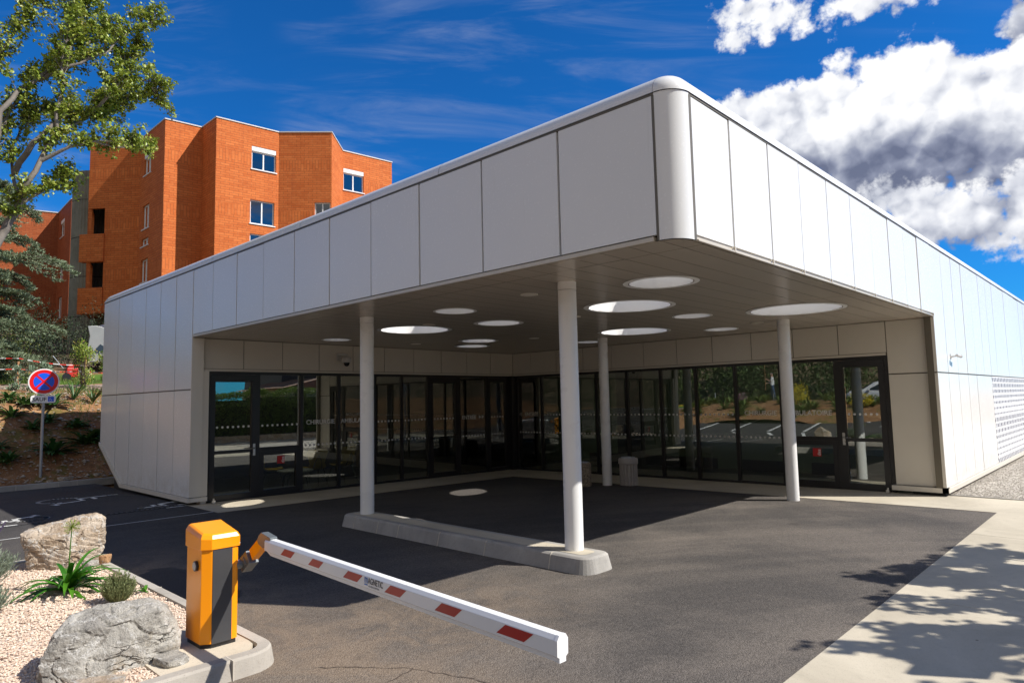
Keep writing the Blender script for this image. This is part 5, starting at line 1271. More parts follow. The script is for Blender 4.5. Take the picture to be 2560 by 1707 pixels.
def grow_tree(name, label, cat, limbs, trunk_idx, leafm, barkm, r0, lsize, dens, spread, loc, group=None, extra=.9, nleaf=11, droop=0.0):
    t = root(name, label, cat, loc, group); br_ = MB(); vs = []; fs = []
    for li, path in enumerate(limbs):
        path = [Vector(p) for p in path]; n = len(path)
        ra = r0 if li == trunk_idx else r0*(.46 if n > 6 else .30)
        pts = []
        for a, c in zip(path, path[1:]):
            k = 3
            for q in range(k): pts.append(a.lerp(c, q/k)+(rv(.03) if q else Vector((0, 0, 0))))
        pts.append(path[-1]); m_ = len(pts)
        br_.tube(pts, [max(.008, ra*(1-.88*i/(m_-1))) if li != trunk_idx else max(.05, ra*(1-.55*i/(m_-1))) for i in range(m_)], 8 if li == trunk_idx else 6, cap=False)
        start = int(m_*(.25 if li != trunk_idx else .75))
        for i in range(start, m_):
            f = (i-start)/max(1, m_-start)
            for _ in range(int(dens*(.5+f))+(random.random() < (dens*(.5+f)) % 1)):
                ax = (pts[i]-pts[max(0, i-1)]) if i else Vector((0, 0, 1))
                d = (rv()+ax.normalized()*.9+Vector((0, 0, .35-droop))).normalized(); L = spread*random.uniform(.45, 1.15)*(1.0 if f > .2 else .7)
                base = pts[i]; tw = [base, base+d*L*.4+rv(.04), base+d*L*.75+Vector((0, 0, .05-droop*.2))+rv(.06), base+d*L+Vector((0, 0, -.02-droop*.3))+rv(.08)]
                br_.tube(tw, [.011, .008, .006, .003], 4, cap=False)
                for s_ in range(5):
                    bb = tw[1].lerp(tw[3], random.random()); e = bb+(rv()+d*.6).normalized()*random.uniform(.08, .26)*spread/.8
                    br_.tube([bb, e], [.004, .002], 3, cap=False)
                    for _k in range(nleaf//2+1):
                        c = bb.lerp(e, .3+.8*random.random())+rv(.075*spread/.7); leafquad(vs, fs, c, rv()+Vector((.1, -.1, -.15)), Vector((.45, -.5, 1))+rv(.8), lsize*random.uniform(.7, 1.2), lsize*.8*random.uniform(.8, 1.1))
                for _k in range(nleaf):
                    c = tw[3]+rv(.17*spread/.7); leafquad(vs, fs, c, rv()+Vector((.1, -.1, -.15)), Vector((.45, -.5, 1))+rv(.8), lsize*random.uniform(.7, 1.2), lsize*.8*random.uniform(.8, 1.1))
    br_.build('trunk', barkm, t); lf_ = MB(); lf_.add(vs, fs); lf_.build('crown', leafm, t); return t
grow_tree('plane_tree', 'tall pale-barked tree with airy yellow-green leaves leaning over the bank at the left', 'tree', limbs, 0, TREEL, BARK, .15, .092, 3.6, .62, (-3.3, 15.9, .6), nleaf=15)

# cedar
CED = leaf_mat('cedar_needles', [(.08, .11, .05), (.15, .20, .11), (.26, .32, .20), (.11, .14, .06)], .6, .10)
def cedar():
    t = root('cedar_tree', 'blue-green cedar with flat drooping branches in front of the far brick wing', 'tree', (-1.35, 21.8, 2.5))
    tr_ = MB(); tr_.tube([(-1.4, 21.8, 2.3), (-1.35, 21.8, 6), (-1.3, 21.8, 9.2)], [.20, .12, .03], 10); vs = []; fs = []
    layers = [(8.3, .7), (7.75, 1.5), (7.2, .8), (6.75, 1.5), (6.15, 2.55), (5.6, 1.2), (5.1, 1.3), (4.6, 1.2), (4.2, 2.2), (3.6, 1.1), (3.25, 1.75), (2.85, 1.2)]
    for li, (z, Lm) in enumerate(layers):
        for k in range(8):
            a = k*2*math.pi/8+random.uniform(-.3, .3)+li*.4; Lm = Lm*.93 if k == 0 else Lm
            if abs(((a+math.pi) % (2*math.pi))-math.pi) < 1.0: L = Lm*random.uniform(.85, 1.05)
            else: L = 1.25*random.uniform(.6, 1.1)
            d = Vector((math.cos(a), math.sin(a), 0)); s = Vector((-d.y, d.x, 0)); base = Vector((-1.35, 21.8, z))
            path = [base+d*L*q+Vector((0, 0, .22*math.sin(q*2.6)-.32*q*q)) for q in [i/8 for i in range(9)]]
            tr_.tube(path, [.035*(1-i/9.5) for i in range(9)], 5, cap=False)
            for i in range(1, 9):
                for sg in (-1, 1):
                    for rep in range(2):
                        bl = (.22+.52*math.sin(math.pi*min(1, (i/8)*.9+.05)))*random.uniform(.6, 1.0)*min(1, L/1.8)
                        q0 = path[i]+rv(.05); dd = (d*random.uniform(.5, 1.1)+s*sg*random.uniform(.5, 1.0)).normalized()
                        tip = q0+dd*bl+Vector((0, 0, -.10*bl))
                        tr_.tube([q0, tip], [.007, .002], 3, cap=False)
                        for _ in range(int(80*bl)+8):
                            c = q0.lerp(tip, random.random())+rv(.03); leafquad(vs, fs, c, (dd*random.uniform(.2, 1)+Vector((0, 0, random.uniform(.0, .9)))+rv(.7)), rv()+Vector((0, 0, .7)), random.uniform(.06, .10), .030)
            for _ in range(50):
                c = path[8]+rv(.16); leafquad(vs, fs, c, d+rv(.7), Vector((0, 0, 1))+rv(.4), .075, .022)
    tr_.build('trunk', M('dark_bark', (.09, .065, .05), .9), t); c = MB(); c.add(vs, fs); c.build('crown', CED, t)
cedar()
def blob_shrub(name, label, cat, loc, dims, leafm, n, lsize, group=None, stems=9, up=.2, fill=.55, kind=None):
    """leafy mass: clumps of small leaves on thin stems"""
    t = root(name, label, cat, loc, group); sm = MB(); vs = []; fs = []; L = Vector(loc)
    clumps = []
    for k in range(max(6, n//70)):
        d = rv(); r = (.35+.65*random.random()**fill); p = Vector((d.normalized().x*r, d.normalized().y*r, d.normalized().z*r))
        clumps.append(Vector((p.x*dims[0]/2, p.y*dims[1]/2, dims[2]*.5+p.z*dims[2]/2)))
    for c in clumps[:stems*3]: sm.tube([L+Vector((c.x*.15, c.y*.15, 0)), L+Vector((c.x*.6, c.y*.6, c.z*.6)), L+c], [.012, .008, .003], 4, cap=False)
    R_ = min(dims)*.26
    for i in range(n):
        c = clumps[i % len(clumps)]; p = c+rv(R_)
        if p.z < 0.01: p.z = random.uniform(.01, .1)*dims[2]
        leafquad(vs, fs, L+p, rv()+Vector((0, 0, up)), Vector((.2, -.3, 1))+rv(.8), lsize*random.uniform(.7, 1.3), lsize*.45)
    sm.build('stems', bpy.data.materials.get('dark_bark') or BARK, t); c = MB(); c.add(vs, fs); c.build('foliage', leafm, t); return t
LAU = leaf_mat('laurel_leaf', [(.05, .12, .012), (.11, .22, .02), (.22, .30, .04), (.30, .34, .07), (.28, .14, .03)], .35, .2)
DGR = leaf_mat('shaded_leaf', [(.004, .008, .002), (.008, .018, .003), (.014, .028, .005), (.03, .045, .01)], .6, .03)  # shrubs standing in shade: their darkness is put into the leaf colour
GRY = leaf_mat('grey_leaf', [(.10, .16, .09), (.17, .24, .15), (.24, .31, .22)], .6, .15)
LGR = leaf_mat('light_green_leaf', [(.10, .18, .02), (.18, .28, .03), (.28, .36, .05)], .5, .3)
def Z(x, y): return GH(x, y)
S_ = lambda x, y, dz=0.02: (x, y, Z(x, y)-dz)
for k, (x, y, w, h, n, lb) in enumerate([(.72, 19.5, .80, 1.35, 1300, 'glossy green shrub with reddish leaf tips left of the right-hand tape post'), (1.38, 19.9, .50, 1.25, 800, 'slender glossy shrub beside the white van door'), (1.30, 18.7, .55, .95, 700, 'low glossy shrub against the left end of the white building')]):
    blob_shrub('laurel_shrub', lb, 'shrub', S_(x, y), (w, w, h), LAU, n, .075, 'young shrubs on the terrace', up=.5)
for x, y, w, h, n, lb in [(-.10, 20.2, .46, .90, 320, 'grey-green spiky shrub rising behind the round road sign'), (-1.02, 19.0, .36, .75, 200, 'thin grey-green shrub at the left edge under the tape'), (-.62, 18.8, .30, .80, 150, 'wispy grey-green sapling left of the wooden tape post')]:
    blob_shrub('grey_shrub', lb, 'shrub', S_(x, y), (w, w, h), GRY, n, .085, 'young shrubs on the terrace', up=1.2)
lbs = ['dark shrub mass at the far left below the cedar', 'dark shrub left of the middle under the brick wing', 'dark shrub under the brick wing beside the concrete pillar', 'dark shrub right behind the white van door', 'tall dark shrub at the foot of the grey stair tower', 'dark shrub at the left edge behind the lawn', 'dark evergreen clump below the orange loggias']
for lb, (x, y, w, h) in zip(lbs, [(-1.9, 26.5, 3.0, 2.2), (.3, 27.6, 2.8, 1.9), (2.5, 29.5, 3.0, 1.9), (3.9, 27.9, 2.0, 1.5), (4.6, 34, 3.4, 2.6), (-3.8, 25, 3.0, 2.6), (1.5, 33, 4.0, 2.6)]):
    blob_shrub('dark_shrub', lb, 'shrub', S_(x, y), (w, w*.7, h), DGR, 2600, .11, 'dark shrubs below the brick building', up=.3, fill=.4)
blob_shrub('bright_tree', 'bright green tree top showing behind the cedar', 'tree', (-1.2, 41, 5), (5.6, 4, 8.2), LGR, 9000, .17, stems=10)
blob_shrub('yellow_shrub', 'yellow-green bush in the sun below the cedar at the left edge', 'shrub', S_(-.75, 23.0), (1.9, 1.4, 2.0), leaf_mat('yellowish_leaf', [(.04, .07, .01), (.12, .15, .02), (.26, .27, .05)], .5, .2), 3600, .06, None)

def rosette(name, label, cat, loc, n, L, W, leafm, arch=.5, group=None, jag=False, up0=.35):
    t = MB(); L0 = Vector(loc)
    for k in range(n):
        a = random.random()*6.28; ln = L*random.uniform(.6, 1.1); el = random.uniform(up0, 1.35); w = W*random.uniform(.8, 1.15); d = Vector((math.cos(a), math.sin(a), 0)); s = Vector((-d.y, d.x, 0))
        K_ = 7; vs = []; x = z = 0.0; ang = el
        for i in range(K_+1):
            f = i/K_; ww = w*(math.sin(math.pi*min(1, .12+f*.88)))**.6*(1 if not jag else (1.25 if i % 2 else .6)); ww = max(.002, ww if i < K_ else .002)
            c = L0+d*(x+.01)+Vector((0, 0, z)); vs += [c-s*ww*.5+Vector((0, 0, ww*.22)), c, c+s*ww*.5+Vector((0, 0, ww*.22))]
            x += math.cos(ang)*ln/K_; z += math.sin(ang)*ln/K_; ang -= arch*(1.3/K_)*(1+f)*1.4
            if z < .008: z = .008
        fs = []
        for i in range(K_):
            for q in (0, 1): fs.append((i*3+q, i*3+q+1, (i+1)*3+q+1, (i+1)*3+q))
        t.add(vs, fs, 0, True)
    return t
STR = leaf_mat('strap_leaf', [(.02, .10, .008), (.045, .17, .012), (.09, .25, .02)], .28, .25)
ag = root('strap_leaf_plant', 'bright green strap-leaved plant with one tall green seed head in the gravel', 'plant', (-2.97, 4.52, BZ))
rosette('x', '', '', (-2.97, 4.52, BZ), 54, .50, .042, STR, .62, up0=.25).build('leaves', STR, ag)
b = MB(); b.tube([(-2.97, 4.52, BZ), (-2.965, 4.525, .40), (-2.955, 4.52, .66)], [.006, .005, .004], 8); b.build('flower_stalk', STR, ag)
b = MB(); um = leaf_mat('umbel_green', [(.20, .30, .04), (.42, .48, .10)], .5, .3)
for k in range(90):
    d = (rv()+Vector((0, 0, .25))).normalized(); p = Vector((-2.955, 4.52, .66)); b.tube([p, p+d*.058], [.0014, .0010], 3, cap=False); b.tube([p+d*.052, p+d*.068], [.0028, .0012], 4)
b.build('seed_head', um, ag)
LAV = leaf_mat('lavender_leaf', [(.10, .13, .085), (.19, .23, .16), (.28, .32, .24)], .7, .1); LAV2 = leaf_mat('olive_sprig', [(.09, .11, .045), (.17, .20, .08), (.26, .29, .13)], .7, .1); PUR = M('lavender_flower', (.07, .05, .10), .8)
def sprig_bush(name, label, loc, r, h, n, leafm, spikes=0, group=None):
    t = root(name, label, 'plant', loc, group); m_ = MB(); vs = []; fs = []; L0 = Vector(loc)
    for k in range(n):
        a = random.random()*6.28; q = random.random()**.6; out = Vector((math.cos(a), math.sin(a), 0)); hh_ = h*(1-.45*q*q)*random.uniform(.75, 1.1); base = L0+out*r*.25*q; tip = L0+out*r*q*1.0+Vector((0, 0, hh_))
        mid = base.lerp(tip, .5)+out*r*.18*q; m_.tube([base, mid, tip], [.003, .0025, .0015], 3, cap=False)
        for j in range(13):
            f = .2+.8*random.random(); c = base.lerp(mid, f*2) if f < .5 else mid.lerp(tip, f*2-1); leafquad(vs, fs, c, (out*.5+Vector((0, 0, 1))+rv(.8)), rv(), h*random.uniform(.08, .13), .008)
    m_.build('stems', leafm, t); f_ = MB(); f_.add(vs, fs); f_.build('foliage', leafm, t)
    if spikes:
        s = MB()
        for k in range(spikes):
            a = random.uniform(0, 6.28); d = Vector((math.cos(a)*.5, math.sin(a)*.5, 1)).normalized(); e = L0+d*h*random.uniform(1.2, 1.6)+Vector((0, 0, -.02)); s.tube([L0+Vector((0, 0, h*.5)), e], [.002, .0015], 3, cap=False)
            for j in range(7): c = e+d*(j*.011-.02); s.tube([c-d*.004, c+d*.004], [.0055, .004], 5)
        s.build('flower_spikes', PUR, t)
    return t
sprig_bush('lavender', 'large grey-green lavender bush with dark purple spikes at the left edge', (-3.62, 5.25, BZ), .42, .42, 520, LAV, 22)
sprig_bush('lavender', 'lower tuft of lavender at the left edge nearer the camera', (-3.66, 4.25, BZ), .26, .25, 200, LAV, 3)
sprig_bush('small_shrub', 'small round olive-green tuft in the gravel between the strap-leaved plant and the cabinet', (-2.78, 3.80, BZ), .145, .24, 230, LAV2)
for lb, (x, y, n_, l_) in zip(('tiny green weed beside the kerb left of the orange cabinet', 'tiny weed in the gravel in front of the small round tuft', 'tiny weed just behind the grey boulder'), [(-2.52, 3.95, 9, .10), (-2.72, 3.42, 6, .06), (-2.72, 3.15, 7, .06)]):
    tag(rosette('', '', '', (x, y, BZ+.005), n_, l_, .025, STR, .5).build('weed', STR), lb, 'weed', 'weeds in the gravel')

BLF = leaf_mat('bank_leaf', [(.015, .055, .012), (.03, .095, .02), (.06, .14, .03), (.11, .17, .045)], .45, .15)
spots = [(-1.29, 17.74, .38, 'upper left corner of the bank'), (-.76, 17.61, .36, 'behind the sign post near the top of the bank'), (.1, 17.79, .45, 'spiky, high on the bank close to the white wall'), (-.4, 17.39, .42, 'just right of the sign post at mid bank'), (.46, 17.5, .40, 'upright, beside the white wall'),
         (-.6, 16.91, .34, 'right of the sign post below the mid-bank tuft'), (-1.33, 17.06, .42, 'left of the sign post at mid bank'), (-.98, 16.74, .36, 'directly behind the sign post'), (.02, 16.30, .55, 'broad, in front of the white wall'), (.32, 16.45, .50, 'broad and dark, touching the white wall'),
         (-.68, 16.10, .58, 'large jagged one low on the bank right of the sign post'), (-1.54, 15.98, .40, 'low on the bank left of the sign post'), (-.05, 16.75, .36, 'small, above the broad pair'), (-1.70, 16.3, .38, 'far left, low on the bank'), (-1.06, 17.43, .36, 'left of the sign post near the top')]
for x, y, l, lb in spots:
    broad = 'broad' in lb or 'large' in lb; up_ = 'upright' in lb or 'spiky' in lb
    t = rosette('', '', '', (x, y, Z(x, y)+.03), 34 if not up_ else 26, l*(1.05 if not up_ else 1.3), .12 if broad else (.07 if not up_ else .03), BLF, .45 if not up_ else .18, jag=broad, up0=.2 if not up_ else .8)
    tag(t.build('leafy_plant', BLF), 'green leafy plant, '+lb, 'plant', 'leafy plants on the shaded bank')
# grass and loose stones on the bank
GRS = leaf_mat('grass_blade', [(.03, .07, .01), (.08, .14, .02), (.16, .21, .05), (.24, .22, .08)], .6, .2)
vs = []; fs = []
for i in range(15000):
    x = random.uniform(-3.0, 1.9); y = random.uniform(15.9, 24.6)
    dn = noise.noise(Vector((x*1.3, y*1.3, 2.0)))
    if y < 18 and dn < .12: continue
    if 18 <= y < 19.3 and dn < -.15: continue
    if 19.4 < y < 21.5: continue
    p = Vector((x, y, gz(x, y)-.005)); leafquad(vs, fs, p, Vector((random.uniform(-.4, .4), random.uniform(-.4, .4), 1)), rv(), random.uniform(.05, .14), .014)
m_ = MB(); m_.add(vs, fs); tag(m_.build('grass', GRS), 'short grass and weeds scattered over the bank and terrace', 'grass', kind='stuff')
STN = M('bank_stone', (.42, .34, .26), .9, var=.3, vscale=5)
m_ = MB()
for i in range(1500):
    x = random.uniform(-2.4, .75); y = 15.5+random.random()**1.3*3.7; r = random.choice([.02, .025, .03, .04, .06])*random.uniform(.6, 1.1); z = gz(x, y)+r*.1
    q = [random.uniform(.6, 1.3) for _ in range(6)]; a = random.random()*6.28
    v6 = [(x+r*q[k]*math.cos(a+k*1.571), y+r*q[k]*math.sin(a+k*1.571), z) for k in range(4)]+[(x, y, z+r*q[4]*.7), (x, y, z-r)]
    m_.add(v6, [(0,1,4),(1,2,4),(2,3,4),(3,0,4)])
tag(m_.build('loose_stones', STN), 'loose pale stones and clods scattered on the earth bank', 'stones', kind='stuff')
for lb, l, d in (('flat ochre stone at the foot of the bank right of the sign post', (-.52, 15.58, .10), (.34, .22, .12)), ('grey rubble stone at the foot of the bank by the white wall', (.12, 15.62, .12), (.22, .18, .12)), ('brownish stone right beside the base of the sign post', (-.83, 15.56, .08), (.18, .14, .09))):
    tag(boulder('stone', lb, l, d, random.random(), l[0]*7, [((0, 0, 1), .6)], ROCKW, 3), lb, 'stone')
bk_ = root('bank_kerb', 'low concrete kerb along the foot of the earth bank', 'kerb', (-3, 15.3, 0))
b = MB(); b.box((-8, 15.30, -.05), (1.6, 15.40, .115)); b.build('kerb_body', KERBM, bk_, bevel=.01)
b = MB()
for x in (-7, -6, -5, -4, -3, -2.45, -1.5, -.72, -.36, .4): b.box((x, 15.297, -.05), (x+.012, 15.403, .117))
b.build('mortar_joint', bpy.data.materials['mortar'], bk_)
# tape fence
WD = M('raw_wood', (.42, .22, .10), .8, var=.3, vscale=15)
for x, y, top, lb in ((-.64, 20.55, .80, 'square wooden tape post behind the left edge of the round sign'), (.94, 20.3, 1.0, 'square wooden tape post between the glossy shrubs'), (-2.6, 21.3, .9, 'wooden tape post outside the left edge')):
    zb = Z(x, y)-.1; b = MB(); b.box((x-.025, y-.025, zb), (x+.025, y+.025, zb+top)); o = b.build('wooden_post', WD, bevel=.004); tag(o, lb, 'post', 'wooden posts carrying the tape')
TR, TWm = M('tape_red', (.70, .03, .02), .5), M('tape_white', (.75, .75, .75), .5)
for lb, pts in (('upper red and white barrier tape above the terrace', [(-2.6, 21.27, 3.32), (-.64, 20.52, 3.18), (.94, 20.27, 3.00)]), ('lower red and white barrier tape crossing behind the round sign', [(-2.6, 21.27, 2.98), (-.64, 20.52, 2.88), (.94, 20.27, 2.84), (2.2, 20.2, 2.80)])):
    mb = MB(); q = 0
    for a, c in zip(pts, pts[1:]):
        a, c = Vector(a), Vector(c); n_ = int((c-a).length/.15)
        for i in range(n_):
            p, r_ = a.lerp(c, i/n_), a.lerp(c, (i+1)/n_); sag = lambda f: Vector((0, 0, -.05*math.sin(math.pi*f)))
            p += sag(i/n_); r_ += sag((i+1)/n_); mb.prism([p, r_, r_+Vector((0, 0, .024)), p+Vector((0, 0, .024))], (0, .002, 0), q % 2); q += 1
    tag(mb.build('barrier_tape', [TR, TWm]), lb, 'tape', 'barrier tapes on the terrace')
# van with its rear door open, mostly hidden by the building's left end
VW = M('van_white', (.24, .24, .235), .4); VG = M('van_dark', (.03, .035, .04), .2)
vx, vy = 3.35, 27.2; vz = Z(vx, vy)
v_ = root('parked_van', 'white van with its rear door open, half hidden by the building left end', 'van', (vx, vy, vz))
b = MB(); b.prism([(vx-.1, vy, vz+.35), (vx-.1, vy, vz+1.75), (vx+.1, vy, vz+2.0), (vx+3.2, vy, vz+2.0), (vx+4.0, vy, vz+1.2), (vx+4.8, vy, vz+1.05), (vx+4.9, vy, vz+.35)][::-1], (0, 1.8, 0)); b.build('body', VW, v_, bevel=.05)
b = MB(); b.prism([(vx-.105, vy+.12, vz+.5), (vx-.105, vy+1.68, vz+.5), (vx-.105, vy+1.68, vz+1.8), (vx-.105, vy+.12, vz+1.8)], (-.01, 0, 0)); b.build('load_opening', VG, v_)
b = MB()
dp = [(0, 0), (.10, .9), (.08, 1.15), (-.02, 1.36), (-.30, 1.42), (-.58, 1.38), (-.50, 1.0), (-.56, .55), (-.50, 0)]
b.prism([(vx-.15+a, vy-.15, vz+.38+c) for a, c in dp], (0, .07, 0)); dr_ = b.build('rear_door', VW, v_, bevel=.02)
b = MB(); b.prism([(vx-.15+a, vy-.16, vz+.38+c) for a, c in [(-.04, .35), (-.02, .62), (-.14, .70), (-.30, .5), (-.40, .35)]], (0, .005, 0)); b.build('door_recess', VG, dr_)
b = MB(); b.prism([(vx-.10+a, vy-.13, vz+.45+c) for a, c in [(0.05, 0), (.16, 1.0), (.30, 1.35), (.34, 1.3), (.22, .9), (.12, 0)]], (0, .04, 0)); b.build('door_strut', VW, v_)
for x in (vx+.7, vx+3.9):
    b = MB(); b.tube([(x, vy-.02, vz+.33), (x, vy+.2, vz+.33)], .33, 24); w_ = b.build('wheel', VG, v_); b = MB(); b.tube([(x, vy-.03, vz+.33), (x, vy-.02, vz+.33)], .19, 18); b.build('rim', GALV, w_)
REDP = M('red_machine_paint', (.55, .03, .02), .4)
rx, ry = 1.18, 22.8; rz = Z(rx, ry)
m_ = root('garden_machine', 'small red wheeled garden machine half hidden by the glossy shrub', 'machine', (rx, ry, rz))
b = MB(); b.box((rx-.18, ry-.15, rz+.12), (rx+.14, ry+.15, rz+.42)); b.prism([(rx-.15, ry-.12, rz+.42), (rx+.03, ry-.12, rz+.42), (rx+.0, ry-.12, rz+.54), (rx-.12, ry-.12, rz+.54)], (0, .24, 0)); b.build('body', REDP, m_, bevel=.03)
for dx in (-.2, .38):
    b = MB(); b.tube([(rx+dx, ry-.26, rz+.12), (rx+dx, ry-.2, rz+.12)], .12, 20); b.build('wheel', BLACK, m_)
b = MB(); b.tube([(rx+.15, ry, rz+.35), (rx+.38, ry, rz+.15)], .02, 8); b.tube([(rx-.25, ry, rz+.4), (rx-.55, ry, rz+.8)], .015, 8); b.build('handle', GALV, m_)
# ------------------------------------------------------------------ the other side of the forecourt, mirrored in the glazing and shading the pavement
HED = leaf_mat('hedge_leaf', [(.035, .075, .01), (.08, .155, .018), (.14, .225, .03), (.22, .30, .05)], .5, .45)
random.seed(21)
def hedge(lb, x0, x1, y0, h0, group):
    t = root('hedge', lb, 'hedge', ((x0+x1)/2, y0, .0), group); vs = []; fs = []
    n = int((x1-x0)*h0*900)
    for i in range(n):
        x = random.uniform(x0, x1); hh_ = h0*(1+.22*noise.noise(Vector((x*.8, 1, 0)))+.06*noise.noise(Vector((x*3, 5, 0))))
        f = random.random(); 
        if random.random() < .65: z = .3+random.random()*(hh_-.3); y = y0+.55+noise.noise(Vector((x*1.5, z*1.8, 0)))*.5+random.uniform(-.12, .05)
        else: z = hh_+random.uniform(-.2, .06); y = y0+random.uniform(-.6, .55)
        leafquad(vs, fs, Vector((x, y, z)), rv()+Vector((0, .3, .5)), Vector((.2, .6, 1))+rv(.7), random.uniform(.06, .12), .05)
    c = MB(); c.add(vs, fs); c.build('foliage', HED, t)
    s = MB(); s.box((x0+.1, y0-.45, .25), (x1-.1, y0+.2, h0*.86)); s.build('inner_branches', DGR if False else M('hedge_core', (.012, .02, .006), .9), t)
hedge('long clipped green hedge behind the low stone wall facing the doors', 2.5, 10.5, -10.6, 2.35, 'hedges facing the entrance')
hedge('farther clipped green hedge continuing towards the right', 10.6, 22, -10.8, 2.5, 'hedges facing the entrance')
blob_shrub('reddish_shrub', 'loose reddish-brown shrub standing against the left end of the clipped hedge', 'shrub', (7.6, -9.75, 0.3), (1.7, 1.0, 2.1), leaf_mat('reddish_leaf', [(.05, .03, .025), (.13, .06, .05), (.20, .12, .09), (.10, .12, .04)], .5, .2), 2600, .07)
STW = gravel_mat('rubble_wall', [(.36, .24, .14), (.52, .40, .27), (.44, .30, .19), (.60, .50, .36)], 6)
b = MB()
x = 1.0
while x < 24:
    w = random.uniform(.18, .42)
    for z0__, z1__ in ((-.05, .15), (.155, .32)):
        o_ = random.uniform(0, .05); b.box((x+.004, -9.95+o_, z0__), (x+w-.004, -9.6+o_, z1__+random.uniform(-.02, .0)))
    x += w
tag(b.build('stone_wall', STW, bevel=.012), 'low rubble stone wall in front of the clipped hedge', 'wall')
b = MB(); b.box((-.4, -9.5, -.1), (36, -8.3, .01)); struct(b.build('pavement', CONC))
rd = MB(); rd.box((-.4, -8.28, -.1), (36, -7.52, -.004)); struct(rd.build('road', ASPH))
# houses beyond the hedge
hs = root('tiled_house', 'pale house with a low tiled roof beyond the hedge', 'house', (27.5, -36, 0))
b = MB(); b.box((23.5, -40, 0), (31.5, -32, 3.2)); b.build('wall', M('render_beige', (.55, .47, .36), .8), hs)
b = MB(); b.prism([(23, -31.5, 3.2), (27.5, -31.5, 4.2), (32, -31.5, 3.2)], (0, -9, 0)); b.build('roof', M('roof_tiles', (.40, .20, .12), .8, var=.3, vscale=6), hs)
b = MB()
for x in (24.5, 27, 29.6): b.box((x, -31.99, 1.4), (x+1.1, -31.95, 3.2))
b.build('window', VG, hs)
h2 = root('dark_block', 'dark glass-fronted block rising beyond the hedge', 'building', (29, -40, 0))
b = MB(); b.prism([(26, -38, 0), (31.5, -38, 0), (30.5, -38, 10), (27, -38, 10)], (0, -8, 0)); b.build('wall', M('dark_glazing', (.05, .055, .065), .15), h2)
b = MB()
for z in range(1, 12, 2): b.box((27.0, -37.97, z), (30.5, -37.9, z+.15))
b.build('floor_band', GALV, h2)

# pavement tree throwing the dappled shade at the lower right
random.seed(5)
T = Vector((4.1, -5.95, 0)); lm = [[T, T+Vector((-.1, .1, 1.4)), T+Vector((-.05, .15, 2.7)), T+Vector((0, .1, 3.4))]]
for k in range(22):
    a = k*2.4; z = 2.0+1.9*((k*.37) % 1); q = random.uniform(1.5, 2.2); d = Vector((math.cos(a), math.sin(a), 0)); p = T+Vector((-.05, .12, z))
    lm.append([p, p+d*q*.35+Vector((0, 0, .35)), p+d*q*.7+Vector((0, 0, .6)), p+d*q+Vector((0, 0, .75))])
grow_tree('street_tree', 'small round-headed street tree on the pavement, outside the picture to the right', 'tree', lm, 0, TREEL, BARK, .10, .12, 1.8, .62, (T.x, T.y, 0), nleaf=12)
# unseen board added to cast a shadow on the pavement
ib = root('shadow_board', 'grey steel board on one post, added out of view to cast a pavement shadow', 'board', (1.75, -3.6, 0))
b = MB(); b.tube([(1.75, -3.6, 0), (1.75, -3.6, 2.5)], .03, 12); b.build('post', GALV, ib)
b = MB(); b.box((1.43, -3.62, 2.2), (2.07, -3.58, 2.62)); b.build('panel', GALV, ib, bevel=.005)

# planted island, road edge, car and man to the left of the picture
random.seed(33)
def Zs(x, y): return GH(x, y)
isl2 = MB(); gx = axis((-19.8, -12.0, .6)); gy = axis((5.0, 19.5, .7))
def hump(x, y): q = max(0, 1-((x+15.6)/3.9)**2-((y-12.2)/7.0)**2); return Zs(x, y)-.03+.62*q**.5 if q > 0 else Zs(x, y)-.06
struct(grid(gx, gy, hump).build('planting_mound', SOIL))
gv = MB(); vs = []; fs = []
BR = leaf_mat('broom_flower', [(.55, .42, .01), (.75, .60, .02), (.10, .14, .02)], .6, .2); PINK = leaf_mat('pink_flower', [(.06, .12, .02), (.35, .10, .26), (.10, .16, .03), (.5, .22, .4)], .6, .2)
for lb, (x, y, w, h, mt) in zip(['round yellow flowering bush on the planted mound', 'second yellow flowering bush lower on the mound', 'pink flowering tuft on the mound'], [(-15.2, 11.3, 1.5, 1.0, BR), (-14.6, 8.0, 1.0, .6, BR), (-16.0, 14.8, .6, .5, PINK)]):
    blob_shrub('flowering_bush', lb, 'shrub', (x, y, hump(x, y)), (w, w, h), mt, 1800, .07, 'flowering bushes on the mound')
for k in range(60):
    a = random.random()*6.28; q = random.random()**.5*.96; x = -15.6+3.6*q*math.cos(a); y = 12.2+6.4*q*math.sin(a)
    tag(rosette('', '', '', (x, y, hump(x, y)), 34, random.uniform(.4, .75), .07, GRS, .35, up0=.5).build('grass_tuft', GRS), 'green grass tuft planted on the mound beside the approach road', 'grass tuft', 'grass tufts on the mound')
YK = M('kerb_yellow', (.62, .42, .03), .7)
b = MB()
for k in range(26): b.box((-26.9, -4+k*1.8, Zs(-26, 5)-.05), (-26.6, -4+k*1.8+1.79, Zs(-26, 5)+.13))
tag(b.build('yellow_kerb', YK, bevel=.01), 'yellow painted kerb on the far side of the approach road', 'kerb')
for k in range(12):
    b = MB(); x, y = -27.3, 1.5+k*2.3; zb = GH(x, y); b.tube([(x, y, zb-.1), (x, y, zb+1.0)], .04, 10); tag(b.build('grey_post', GALV), 'slim grey post in the row along the yellow kerb', 'post', 'posts along the yellow kerb')
